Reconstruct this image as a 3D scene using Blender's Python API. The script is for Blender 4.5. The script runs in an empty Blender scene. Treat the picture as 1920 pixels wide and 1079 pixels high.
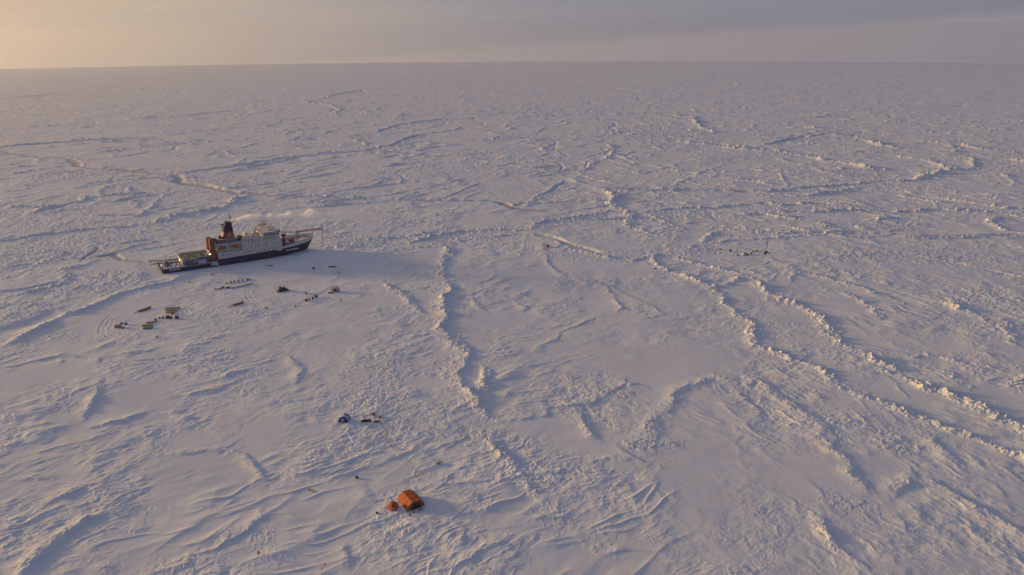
import bpy, bmesh, math, random
import numpy as np
from mathutils import Vector, Matrix, Quaternion

S = bpy.context.scene
COL = S.collection
rad = math.radians

# ------------------------------------------------------------------ camera
CAM_H = 165.0
F_PX = 1420.0            # focal length for a 1920 px wide frame
PITCH = rad(18.3); ROLL = rad(-0.3)
R_EARTH = 374600.0       # curvature of the ice sheet's horizon
def _axes():
    F = np.array([0, math.cos(PITCH), -math.sin(PITCH)]); R0 = np.array([1., 0, 0]); U0 = np.array([0, math.sin(PITCH), math.cos(PITCH)])
    return F, R0*math.cos(ROLL)+U0*math.sin(ROLL), -R0*math.sin(ROLL)+U0*math.cos(ROLL)
AF, AR, AU = _axes()
cam_d = bpy.data.cameras.new('camera'); cam = bpy.data.objects.new('camera', cam_d); COL.objects.link(cam)
cam_d.sensor_width = 36; cam_d.lens = 36*F_PX/1920; cam_d.clip_start = 1; cam_d.clip_end = 60000
cam.matrix_world = Matrix(((AR[0], AU[0], -AF[0], 0), (AR[1], AU[1], -AF[1], 0), (AR[2], AU[2], -AF[2], CAM_H), (0, 0, 0, 1)))
S.camera = cam

def at(px, py):
    """point of the smooth ice sheet seen at that place of the photograph -> world x, y"""
    d = AF + AR*(px-960)/F_PX + AU*(539.5-py)/F_PX
    a = (d[0]**2+d[1]**2)/(2*R_EARTH); b = d[2]
    disc = b*b-4*a*CAM_H
    t = (-b-math.sqrt(max(disc, 0)))/(2*a)
    return d[0]*t, d[1]*t

# ------------------------------------------------------------------ light
SUN_EL = rad(8.0)
SUN_AZ = np.array([-0.962, 0.273])           # towards the sun, on the ground
sun_vec = Vector((SUN_AZ[0]*math.cos(SUN_EL), SUN_AZ[1]*math.cos(SUN_EL), math.sin(SUN_EL))).normalized()
sl = bpy.data.lights.new('sun', 'SUN'); sl.energy = 3.6; sl.angle = rad(6.5); sl.color = (1.0, 0.64, 0.25)
so = bpy.data.objects.new('sun', sl); COL.objects.link(so); so.rotation_mode = 'QUATERNION'
so.rotation_quaternion = sun_vec.to_track_quat('Z', 'Y')

S.view_settings.view_transform = 'Standard'; S.view_settings.look = 'None'
S.view_settings.exposure = 0.08; S.view_settings.gamma = 1.0
S.cycles.use_denoising = True
S.cycles.volume_bounces = 14; S.cycles.max_bounces = 16; S.cycles.diffuse_bounces = 3; S.cycles.glossy_bounces = 2

class NT:
    def __init__(s, tree): s.t = tree; s.n = tree.nodes; s.l = tree.links
    def new(s, typ, **kw):
        n = s.n.new(typ)
        for k, v in kw.items(): setattr(n, k, v)
        return n
    def put(s, sock, v):
        if isinstance(v, bpy.types.NodeSocket): s.l.new(v, sock)
        elif v is not None: sock.default_value = v
    def math(s, op, a, b=None, c=None, clamp=False):
        n = s.new('ShaderNodeMath', operation=op, use_clamp=clamp)
        s.put(n.inputs[0], a); s.put(n.inputs[1], b)
        if c is not None: s.put(n.inputs[2], c)
        return n.outputs[0]
    def vmath(s, op, a, b=None):
        n = s.new('ShaderNodeVectorMath', operation=op); s.put(n.inputs[0], a); s.put(n.inputs[1], b)
        return n.outputs['Value'] if op in ('DOT_PRODUCT', 'LENGTH') else n.outputs[0]
    def mix(s, f, a, b):
        n = s.new('ShaderNodeMix', data_type='RGBA'); s.put(n.inputs[0], f); s.put(n.inputs[6], a); s.put(n.inputs[7], b)
        return n.outputs[2]
    def ramp(s, v, lo, hi, a=0., b=1., smooth=True):
        n = s.new('ShaderNodeMapRange', interpolation_type='SMOOTHSTEP' if smooth else 'LINEAR')
        s.put(n.inputs[0], v); s.put(n.inputs[1], lo); s.put(n.inputs[2], hi); s.put(n.inputs[3], a); s.put(n.inputs[4], b)
        return n.outputs[0]
    def noise(s, vec, scale, detail=3., rough=.5):
        n = s.new('ShaderNodeTexNoise'); s.put(n.inputs['Vector'], vec); n.inputs['Scale'].default_value = scale
        n.inputs['Detail'].default_value = detail; n.inputs['Roughness'].default_value = rough
        return n.outputs[0]
    def sep(s, v):
        n = s.new('ShaderNodeSeparateXYZ'); s.put(n.inputs[0], v); return n.outputs
    def comb(s, x, y, z):
        n = s.new('ShaderNodeCombineXYZ'); s.put(n.inputs[0], x); s.put(n.inputs[1], y); s.put(n.inputs[2], z); return n.outputs[0]

# sky: physical sky behind a thin veil of high cloud, brighter and warmer towards the low sun
W = bpy.data.worlds.new('World'); S.world = W; W.use_nodes = True
w = NT(W.node_tree); w.n.clear()
out = w.new('ShaderNodeOutputWorld'); bg = w.new('ShaderNodeBackground'); w.l.new(bg.outputs[0], out.inputs[0])
bg.inputs[1].default_value = 0.1
sky = w.new('ShaderNodeTexSky', sky_type='NISHITA'); sky.sun_disc = False; sky.sun_elevation = SUN_EL
sky.sun_rotation = math.atan2(sun_vec.x, sun_vec.y)
tc = w.new('ShaderNodeTexCoord').outputs['Generated']
x_, y_, z_ = w.sep(tc)
ds = w.vmath('DOT_PRODUCT', tc, (SUN_AZ[0], SUN_AZ[1], 0.))
def C(r, g, b, k=10.): return (r*k, g*k, b*k, 1.)
# low band of sky just above the horizon, by bearing from the sun
low = w.mix(w.ramp(ds, -.35, .30, smooth=False), C(.335, .298, .298), C(.43, .355, .320))
low = w.mix(w.ramp(ds, .25, .76, smooth=False), low, C(.62, .475, .315))
low = w.mix(w.ramp(ds, .76, 1.), low, C(1.15, .78, .40))
# cloud deck
veil = w.mix(w.ramp(ds, -.3, .35, smooth=False), C(.215, .222, .265), C(.275, .272, .295))
veil = w.mix(w.ramp(ds, .25, .80, smooth=False), veil, C(.52, .435, .345))
veil = w.mix(w.ramp(ds, .80, 1.), veil, C(.9, .66, .38))
top = C(.084, .120, .225)
veil = w.mix(w.ramp(z_, .06, .34), veil, top)
den = w.math('ADD', w.math('MAXIMUM', z_, -.03), .075)
pl = w.comb(w.math('DIVIDE', w.math('MULTIPLY', x_, .35), den), w.math('DIVIDE', y_, den), 0.)
st = w.noise(pl, .55, 5., .55)
st2 = w.noise(pl, 1.7, 4., .6)
edge = w.math('ADD', w.math('MULTIPLY', x_, .0625), -.013)
edge = w.math('ADD', edge, w.math('MULTIPLY', w.math('SUBTRACT', st2, .5), .010))
m = w.ramp(w.math('SUBTRACT', z_, edge), -.004, .006)
m = w.math('MULTIPLY', m, w.ramp(ds, .85, .30, .35, 1.))
m = w.math('ADD', m, w.math('MULTIPLY', w.math('SUBTRACT', st, .5), 1.1), clamp=True)
cl = w.mix(m, low, veil)
cl = w.mix(w.ramp(st2, .45, .75, 0., .16), cl, C(.34, .33, .35))
# darker streak hugging the cloud edge away from the sun
dk = w.math('MULTIPLY', w.ramp(w.math('SUBTRACT', z_, edge), .0, .010), w.ramp(w.math('SUBTRACT', z_, edge), .045, .012))
dk = w.math('MULTIPLY', dk, w.ramp(ds, .60, .1, 0., .45))
cl = w.mix(dk, cl, C(.205, .205, .255))
nm = w.math('MULTIPLY', w.ramp(z_, 0., .3), .10)
w.l.new(w.mix(nm, cl, sky.outputs[0]), bg.inputs[0])

# ------------------------------------------------------------------ noise
rng = np.random.default_rng(7)
NP = 1024
PERM = rng.permutation(NP).astype(np.int32)
ANG = rng.random(NP)*2*np.pi
GX = np.cos(ANG).astype(np.float32); GY = np.sin(ANG).astype(np.float32)
RND = rng.random((NP, 4)).astype(np.float32)
def perlin(x, y, seed=0):
    x = x + 37.17*seed; y = y + 91.7*seed
    xf = np.floor(x); yf = np.floor(y)
    xi = xf.astype(np.int32) & (NP-1); yi = yf.astype(np.int32) & (NP-1)
    fx = (x-xf).astype(np.float32); fy = (y-yf).astype(np.float32)
    u = fx*fx*fx*(fx*(fx*6-15)+10); v = fy*fy*fy*(fy*(fy*6-15)+10)
    def g(ix, iy, dx, dy):
        h = PERM[(PERM[ix & (NP-1)]+iy) & (NP-1)]
        return GX[h]*dx+GY[h]*dy
    a = g(xi, yi, fx, fy); b = g(xi+1, yi, fx-1, fy); c = g(xi, yi+1, fx, fy-1); d = g(xi+1, yi+1, fx-1, fy-1)
    return ((a+(b-a)*u)+((c+(d-c)*u)-(a+(b-a)*u))*v)*1.5
def worley(x, y, seed=0):
    """F1, F2, per-cell random columns, offset to the nearest seed"""
    x = x + 11.3*seed; y = y + 5.9*seed
    xf = np.floor(x); yf = np.floor(y)
    f1 = np.full(x.shape, 9., np.float32); f2 = f1.copy(); hid = np.zeros(x.shape, np.int32)
    ox = np.zeros(x.shape, np.float32); oy = ox.copy()
    xi = xf.astype(np.int32); yi = yf.astype(np.int32)
    for i in (-1, 0, 1):
        for j in (-1, 0, 1):
            h = PERM[(PERM[(xi+i) & (NP-1)]+yi+j) & (NP-1)]
            dx = (x-(xf+i+RND[h, 0])).astype(np.float32); dy = (y-(yf+j+RND[h, 1])).astype(np.float32)
            d = np.sqrt(dx*dx+dy*dy)
            n = d < f1
            f2 = np.where(n, f1, np.minimum(f2, d))
            f1 = np.where(n, d, f1); hid = np.where(n, h, hid); ox = np.where(n, dx, ox); oy = np.where(n, dy, oy)
    return f1, f2, hid, ox, oy
def sst(a, b, v):
    t = np.clip((v-a)/(b-a), 0, 1); return t*t*(3-2*t)

# ------------------------------------------------------------------ the ice: rows by distance, columns by bearing
DTH = rad(0.0245)
th = np.arange(rad(39.5), rad(2.35), -DTH)
r_near = np.concatenate([[0.02], np.linspace(12, 190, 34)])
r_mid = CAM_H/np.tan(th); r_mid = r_mid[r_mid > 196]
r_far = [r_mid[-1]]
while r_far[-1] < 17500: r_far.append(r_far[-1]*1.012)
RR = np.concatenate([r_near, r_mid, r_far[1:]])
az_f = np.linspace(rad(-41), rad(41), 1780)
az_c = np.concatenate([np.linspace(rad(-180), rad(-41), 70)[:-1], az_f, np.linspace(rad(41), rad(180), 70)[1:]])
AZ = az_c
NR, NC = len(RR), len(AZ)
rr, aa = np.meshgrid(RR, AZ, indexing='ij')
X = (rr*np.sin(aa)).astype(np.float64); Y = (rr*np.cos(aa)).astype(np.float64)
DR = np.maximum(np.gradient(RR), 0.1)[:, None]*np.ones_like(X)      # spacing away from the camera
DE = np.maximum(rr*8.2e-4*1.25, DR*.33)                                  # finest detail worth carrying
Z = np.zeros_like(X); ICE = np.zeros_like(X); SMOOTH = np.zeros_like(X); RUB = np.zeros_like(X)

# wander: no drawn line stays straight
def wander(X, Y):
    a = 9*perlin(X/60, Y/60, 1)+3.6*perlin(X/17, Y/17, 2)+2.2*perlin(X/6, Y/6, 3)
    b = 9*perlin(X/60, Y/60, 4)+3.6*perlin(X/17, Y/17, 5)+2.2*perlin(X/6, Y/6, 6)
    return a, b
WX, WY = wander(X, Y)

def sub(x0, x1, y0, y1):
    """grid window that holds the box (in front of the camera only)"""
    cs = [(x0, y0), (x0, y1), (x1, y0), (x1, y1)]
    az = [math.atan2(x, max(y, 1.)) for x, y in cs]
    rs = [math.hypot(x, y) for x, y in cs]
    rlo = max(0., min(y0, min(rs))) if y0 > 0 else 0
    rlo = min(rs) if x0*x1 > 0 else max(y0, 0)
    rlo = min(rlo, min(rs))
    if x0 < 0 < x1: rlo = min(rlo, y0)
    i0 = np.searchsorted(RR, rlo)-1; i1 = np.searchsorted(RR, max(rs))+1
    j0 = np.searchsorted(AZ, min(az))-1; j1 = np.searchsorted(AZ, max(az))+1
    return slice(max(i0, 0), min(i1, NR)), slice(max(j0, 0), min(j1, NC))

def line_field(pts, reach, wk=1.):
    P = [at(*p) for p in pts]
    P = np.array(P)
    m = reach+16*wk
    s = sub(P[:, 0].min()-m, P[:, 0].max()+m, P[:, 1].min()-m, P[:, 1].max()+m)
    k = wk*np.clip(RR[s[0]][:, None]/500., .35, .8)
    x = X[s]+WX[s]*k; y = Y[s]+WY[s]*k
    D = np.full(x.shape, 1e6); T = np.zeros(x.shape); L = np.zeros(x.shape); acc = 0.
    n = len(P)
    for i in range(n-1):
        ax, ay = P[i]; bx, by = P[i+1]
        vx, vy = bx-ax, by-ay; l2 = vx*vx+vy*vy+1e-9; ln = math.sqrt(l2)
        t = np.clip(((x-ax)*vx+(y-ay)*vy)/l2, 0, 1)
        qx = x-(ax+t*vx); qy = y-(ay+t*vy)
        d = np.hypot(qx, qy)
        q = d < D
        D = np.where(q, d, D); T = np.where(q, acc+t*ln, T)
        L = np.where(q, np.where(qx*SUN_AZ[0]+qy*SUN_AZ[1] < 0, d, -d), L)
        acc += ln
    end = np.minimum(T, acc-T)
    return s, D, L, T, end, acc

def rubble_ridge(pts, h, w_, rub=1., taper=15.):
    s, D, L, T, e, acc = line_field(pts, 5*w_)
    w2 = np.maximum(w_, DR[s]*.55)
    am = (.62+.75*perlin(X[s]/23, Y[s]/23, 11)+.45*perlin(X[s]/8, Y[s]/8, 12))
    am = np.clip(am+.05, .22, 1.6)*(.35+.65*sst(0, taper, e))
    g = np.exp(-(D/w2)**2); g2 = np.exp(-(D/(w2*2.6))**2)
    nr = .55+.15*sst(600, 1000, rr[s])
    Z[s] += nr*h*am*(.34*g+.14*g2)
    RUB[s] = np.maximum(RUB[s], (.1+.9*nr)*rub*h*am*np.exp(-(D/(w2*1.35))**2))
def drift(pts, h, w_, lee=.33, taper=14., wk=.7):
    s, D, L, T, e, acc = line_field(pts, 5*w_, wk)
    w2 = np.maximum(w_, DR[s]*.9)
    am = np.clip(.8+.6*perlin(X[s]/19, Y[s]/19, 13)+.3*perlin(X[s]/7, Y[s]/7, 33), .1, 1.5)*sst(-2, taper, e)
    wl = w2*lee*(1+.5*perlin(X[s]/5, Y[s]/5, 14))
    prof = np.where(L > 0, np.exp(-(L/wl)**2), np.exp(-(np.abs(L)/w2)**1.5))
    Z[s] += h*am*prof*(.48+.1*sst(600, 1200, rr[s]))
    RUB[s] = np.maximum(RUB[s], .16*h*am*np.exp(-(D/(w2*.6))**2))
CRACKS = []
def crack(*a, **k): CRACKS.append((a, k))
def cut_crack(pts, dep, w_, ice=.0, wk=.6):
    s, D, L, T, e, acc = line_field(pts, 4*w_, wk)
    w2 = np.maximum(w_*(1+.5*perlin(X[s]/30, Y[s]/30, 15)), DR[s]*.60)
    g = np.exp(-(D/w2)**4)*sst(-3, 8, e)
    Z[s] = Z[s]*(1-.9*g)-dep*g
    Z[s] += .22*dep*np.exp(-((D-1.9*w2)/(w2*.8))**2)*(.6+1.2*perlin(X[s]/9, Y[s]/9, 17))
    ICE[s] = np.maximum(ICE[s], ice*g)
def smooth_line(pts, n=5):
    P = [pts[0]]+list(pts)+[pts[-1]]; out_ = []
    for i in range(1, len(P)-2):
        a, b, c, d = (np.array(P[i+j], float) for j in (-1, 0, 1, 2))
        for k in range(n):
            t = k/n; out_.append(tuple(.5*((2*b)+(c-a)*t+(2*a-5*b+4*c-d)*t*t+(3*b-a-3*c+d)*t**3)))
    return out_+[tuple(pts[-1])]
def track(pts, g=1.6, dep=.13, w_=.55):
    pts = smooth_line(pts)
    s, D, L, T, e, acc = line_field(pts, 5, .12)
    Z[s] -= dep*np.exp(-((D-g)/w_)**2)*(.6+.7*perlin(X[s]/14, Y[s]/14, 16))
    Z[s] += .5*dep*np.exp(-((D-g-1.0)/w_)**2)
def blob(px, py, rx, ry, rot=0., arr=None, amp=1., add=False):
    cx, cy = at(px, py); m = 2.2*max(rx, ry)
    s = sub(cx-m, cx+m, cy-m, cy+m)
    dx = X[s]+WX[s]-cx; dy = Y[s]+WY[s]-cy; c, s_ = math.cos(rot), math.sin(rot)
    q = np.hypot((dx*c+dy*s_)/rx, (-dx*s_+dy*c)/ry)
    g = amp*np.exp(-q**2*1.2)
    if add: arr[s] += g
    else: arr[s] = np.maximum(arr[s], g)

# --- broad undulation of the floes
Z += .55*perlin(X/130, Y/130, 21)+.32*perlin(X/47, Y/47, 22)*sst(40, 12, DR)

# --- two pressure ridges running out of the junction to the right edge
rubble_ridge([(1410,522),(1426,536),(1444,552),(1475,563),(1511,572),(1537,599),(1560,631),(1597,655),(1631,672),(1657,685),(1695,711),(1725,722),(1762,734),(1815,756),(1856,771),(1897,794),(1950,825),(2030,870)], 2.35, 3.2, 1.0)
rubble_ridge([(1335,541),(1350,557),(1365,576),(1380,593),(1402,601),(1419,621),(1425,644),(1459,657),(1485,670),(1530,694),(1560,715),(1612,737),(1669,758),(1725,782),(1781,805),(1815,816),(1870,838),(1920,855),(2000,888)], 1.8, 2.2, 1.)
rubble_ridge([(1335,541),(1361,529),(1395,516),(1410,522)], 2.2, 2.6)
rubble_ridge([(1395,516),(1370,507),(1331,497),(1301,492),(1267,482)], 1.8, 2.4)
rubble_ridge([(1010,448),(1060,462),(1100,476),(1130,483),(1180,487),(1230,481),(1270,470),(1294,462),(1320,450),(1345,438),(1368,428)], 1.7, 3.0)
crack([(1012,440),(1045,449),(1090,463),(1125,474)], 1.0, 2.4, .3)
rubble_ridge([(1230,478),(1229,500),(1250,507),(1275,512),(1300,522),(1330,537)], 1.5, 2.3)
rubble_ridge([(1127,355),(1148,362),(1158,386),(1176,401),(1183,418),(1176,425)], 2.4, 4.0)
drift([(740,279),(860,294),(950,308),(1010,319),(1060,331),(1100,346),(1127,355)], 1.5, 5, .5)
rubble_ridge([(1127,355),(1200,357),(1275,357),(1330,359),(1450,357),(1530,351),(1600,346),(1660,339),(1725,338),(1745,330),(1775,320),(1830,318)], 2.0, 3.5)
crack([(1127,353),(1200,354),(1275,355),(1330,357),(1400,357),(1500,354),(1600,347)], 1.7, 3.)
drift([(1720,338),(1745,329),(1775,320),(1830,318),(1860,320)], 2.6, 7, .8)
drift([(1818,296),(1826,306),(1830,317)], 2.6, 7, .6)
crack([(345,325),(430,315),(520,300),(600,290),(680,284),(730,275),(760,262),(785,254)], 3.2, 4.0)
rubble_ridge([(350,322),(430,311),(520,297),(600,287),(680,281),(730,272),(760,259),(790,252)], 1.2, 3.0)
crack([(0,284),(55,294),(130,298),(147,312),(187,317),(233,320),(283,325),(327,328),(337,343),(367,348),(417,357),(445,362),(467,363),(510,367)], 1.0, 5.6, .8)
for q in ((347,335,9,12), (440,361,9,6), (340,328,12,7)): blob(*q, arr=ICE, amp=.9)
for q in ((347,335,9,12), (440,361,9,6)): blob(*q, arr=SMOOTH, amp=1.)
drift([(128,294),(142,306),(160,312),(230,316),(290,321),(340,323),(362,333),(368,344),(420,353),(480,363)], 1.3, 4, .5)
crack([(510,368),(560,368),(640,372),(720,375),(800,376),(870,377),(900,378),(935,378)], 1.8, 2.6, .2)
crack([(750,234),(825,225),(900,221)], 3, 6)
crack([(710,248),(730,241),(750,235)], 3, 5)
crack([(750,217),(850,215),(950,214),(1050,213),(1150,215)], 2.6, 6)
crack([(250,223),(350,218),(435,208)], 2.6, 5)
crack([(0,277),(100,269),(200,262),(300,258)], 2.2, 4)
crack([(1400,220),(1500,222),(1600,220)], 2.6, 6)
crack([(620,180),(680,170)], 3, 8)
crack([(0,186),(100,178),(140,177)], 3, 8)
crack([(60,402),(110,388),(150,377)], 1.6, 3)
crack([(0,548),(60,538),(110,528)], 1.0, 2.2)
crack([(160,345),(230,338),(330,333)], 1.2, 3)
crack([(180,405),(260,404),(310,399)], 1.2, 2.6)
crack([(1510,256),(1470,266),(1435,273)], 1.8, 4)
crack([(1000,375),(1040,356),(1062,340)], 1.2, 2.4)
rubble_ridge([(640,370),(720,371),(800,372),(870,373)], 1.0, 3)
rubble_ridge([(463,368),(433,382),(400,393),(350,403),(317,412),(293,422)], 2.6, 4.2)
drift([(0,650),(33,638),(67,620),(100,603),(117,590),(150,582),(190,567),(228,549),(275,539),(300,534),(326,529),(364,517),(390,511)], 2.5, 3.0, .8, 5., .4)
rubble_ridge([(0,650),(67,620),(117,590),(190,567),(228,549),(275,541),(326,531)], 1.1, 2.2)
rubble_ridge([(596,470),(612,468),(640,466)], 1.2, 2.2, .8)
crack([(0,628),(40,612),(80,597),(115,584)], .9, 7, .0)
# --- the long ridge down the middle
M1 = [(823,527),(837,547),(833,570),(847,590),(832,612),(830,630),(853,647),(883,663),(877,683),(857,703),(863,723),(883,737),(893,753),(910,775),(928,790)]
drift(M1, 1.7, 6.0, .45); rubble_ridge(M1, 1.3, 2.2)
for q in ((835,560,9,7), (838,600,8,7), (850,640,9,7), (868,680,9,7), (862,720,9,7), (880,750,9,7), (790,545,12,8), (820,700,10,9), (850,760,9,7)): blob(*q, arr=RUB, amp=.3)
rubble_ridge([(880,727),(905,733),(920,707),(910,690),(898,690)], 1.7, 2.0, .7)
drift([(713,528),(740,543),(770,560),(787,577),(800,593)], 1.0, 5, .5); rubble_ridge([(713,528),(740,543),(770,560),(787,577)], .9, 2.)
rubble_ridge([(823,527),(833,500),(840,478),(825,455)], 1.5, 3)
drift([(740,285),(743,286)], .1, 1)
rubble_ridge([(887,817),(913,827),(923,840),(947,857),(967,877),(990,897),(997,920),(1013,940)], 1.0, 2.4, 1.1)
drift([(790,911),(867,906),(933,902),(987,893),(1033,888),(1090,885)], 1.0, 1.9, .7, 12., .2)
drift([(928,790),(980,787),(1033,777),(1033,766),(1093,760),(1123,747),(1140,730),(1167,718),(1200,723),(1217,733)], 1.1, 4, .35)
drift([(1093,760),(1103,790),(1120,817),(1135,835)], 1.5, 5, .4)
M2 = [(1222,850),(1221,820),(1219,789),(1236,768),(1249,757),(1262,737),(1290,724),(1320,713),(1339,706),(1369,714),(1399,724),(1425,717),(1455,737),(1475,755),(1490,772),(1519,785),(1537,815),(1552,849),(1579,862),(1597,894),(1620,920),(1654,933)]
drift(M2, 1.25, 6.0, .8, 20., .7); rubble_ridge(M2, .5, 2.2)
drift([(1654,933),(1687,911),(1721,899),(1744,903),(1781,924),(1837,954),(1875,972),(1920,999),(1990,1040)], 2.0, 4.5, .5)
drift([(1541,965),(1560,1010),(1575,1029),(1612,1055),(1650,1090)], 1.3, 3, .45); rubble_ridge([(1541,965),(1560,1010),(1575,1029),(1612,1055)], .7, 1.7)
drift([(1744,808),(1738,830),(1774,858),(1810,880)], 1.3, 4, .4)
drift([(1395,740),(1415,765),(1440,795)], .7, 3, .4)
drift([(1430,800),(1465,785),(1490,772)], .8, 4, .4)
for a, b in (((1640,700),(1720,760)), ((1600,730),(1680,800)), ((1660,850),(1760,905)), ((1600,800),(1700,870)), ((1760,830),(1860,900)), ((1800,880),(1900,950)), ((1560,760),(1620,800)),
             ((1640,830),(1730,890)), ((1850,870),(1930,920)), ((1500,900),(1560,960)), ((1450,920),(1520,980)), ((1660,950),(1700,1010)), ((1780,960),(1840,1020)), ((1850,1000),(1920,1060))):
    drift([a, ((a[0]+b[0])/2+8, (a[1]+b[1])/2-4), b], .55, 2.4, .5)
# --- drifts of the left foreground
for pts, h, w_ in (
    ([(230,953),(177,972),(150,993),(123,1010),(103,1030),(67,1067),(40,1090)], 1.9, 5),
    ([(213,1047),(205,1062),(185,1085)], 2.2, 9), ([(57,950),(45,962),(30,985)], 1.6, 6),
    ([(195,902),(167,910),(113,933),(75,955)], 1.3, 4), ([(240,925),(225,945),(228,955)], .9, 5),
    ([(500,967),(467,983),(457,997),(400,1027),(370,1045)], 1.3, 4), ([(484,947),(467,973)], 1.0, 3),
    ([(310,850),(353,847),(427,840),(452,850)], 1.1, 4), ([(437,843),(460,860),(483,887),(493,907)], 1.0, 3),
    ([(167,803),(233,787),(277,773),(300,772)], 1.3, 4.5), ([(277,773),(327,778),(380,790)], 1.0, 4),
    ([(180,707),(168,738),(163,763),(155,790)], 1.2, 5), ([(0,687),(67,672),(117,665),(167,668)], 1.1, 3.5),
    ([(117,665),(113,685)], 1., 4), ([(193,666),(188,686)], 1., 4), ([(50,775),(30,790),(10,792)], 1.1, 6),
    ([(313,748),(377,737),(420,727)], .9, 3.5), ([(333,653),(383,647),(400,638),(467,640)], .7, 3),
    ([(530,657),(547,670),(563,690),(550,713),(540,730)], .9, 4), ([(0,900),(60,893),(120,897)], .8, 5),
    ([(450,925),(410,948),(390,955)], .9, 3), ([(300,905),(270,925),(240,940)], .9, 4), ([(640,985),(600,1010),(560,1030)], .8, 4),
    ([(810,835),(740,860),(700,880)], .6, 3), ([(560,800),(620,790)], .7, 4), ([(640,1010),(655,1040),(660,1075)], .8, 4),
    ([(860,985),(870,1000),(865,1020),(850,1040)], .8, 3), ([(985,995),(950,1010),(900,1035),(850,1060)], .9, 3.5),
    ([(1010,985),(1000,1010),(985,1030)], .8, 3.5), ([(820,800),(860,785),(880,775)], .8, 4), ([(800,850),(850,830),(880,815)], .8, 4),
    ([(830,990),(845,1010),(842,1030)], .7, 3), ([(720,1000),(760,1020),(770,1045)], .7, 4), ([(200,1000),(280,985),(300,975)], .8, 4),
    ([(940,940),(900,950),(870,962)], .7, 3), ([(1100,870),(1140,862),(1210,858)], .6, 3), ([(1150,830),(1190,860),(1240,880)], .6, 3),
    ([(560,640),(640,625)], .4, 4), ([(200,655),(280,660),(330,672)], .5, 4), ([(240,830),(200,860),(160,900)], .9, 8)):
    drift(pts, h*1.35, w_, .38)
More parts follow.
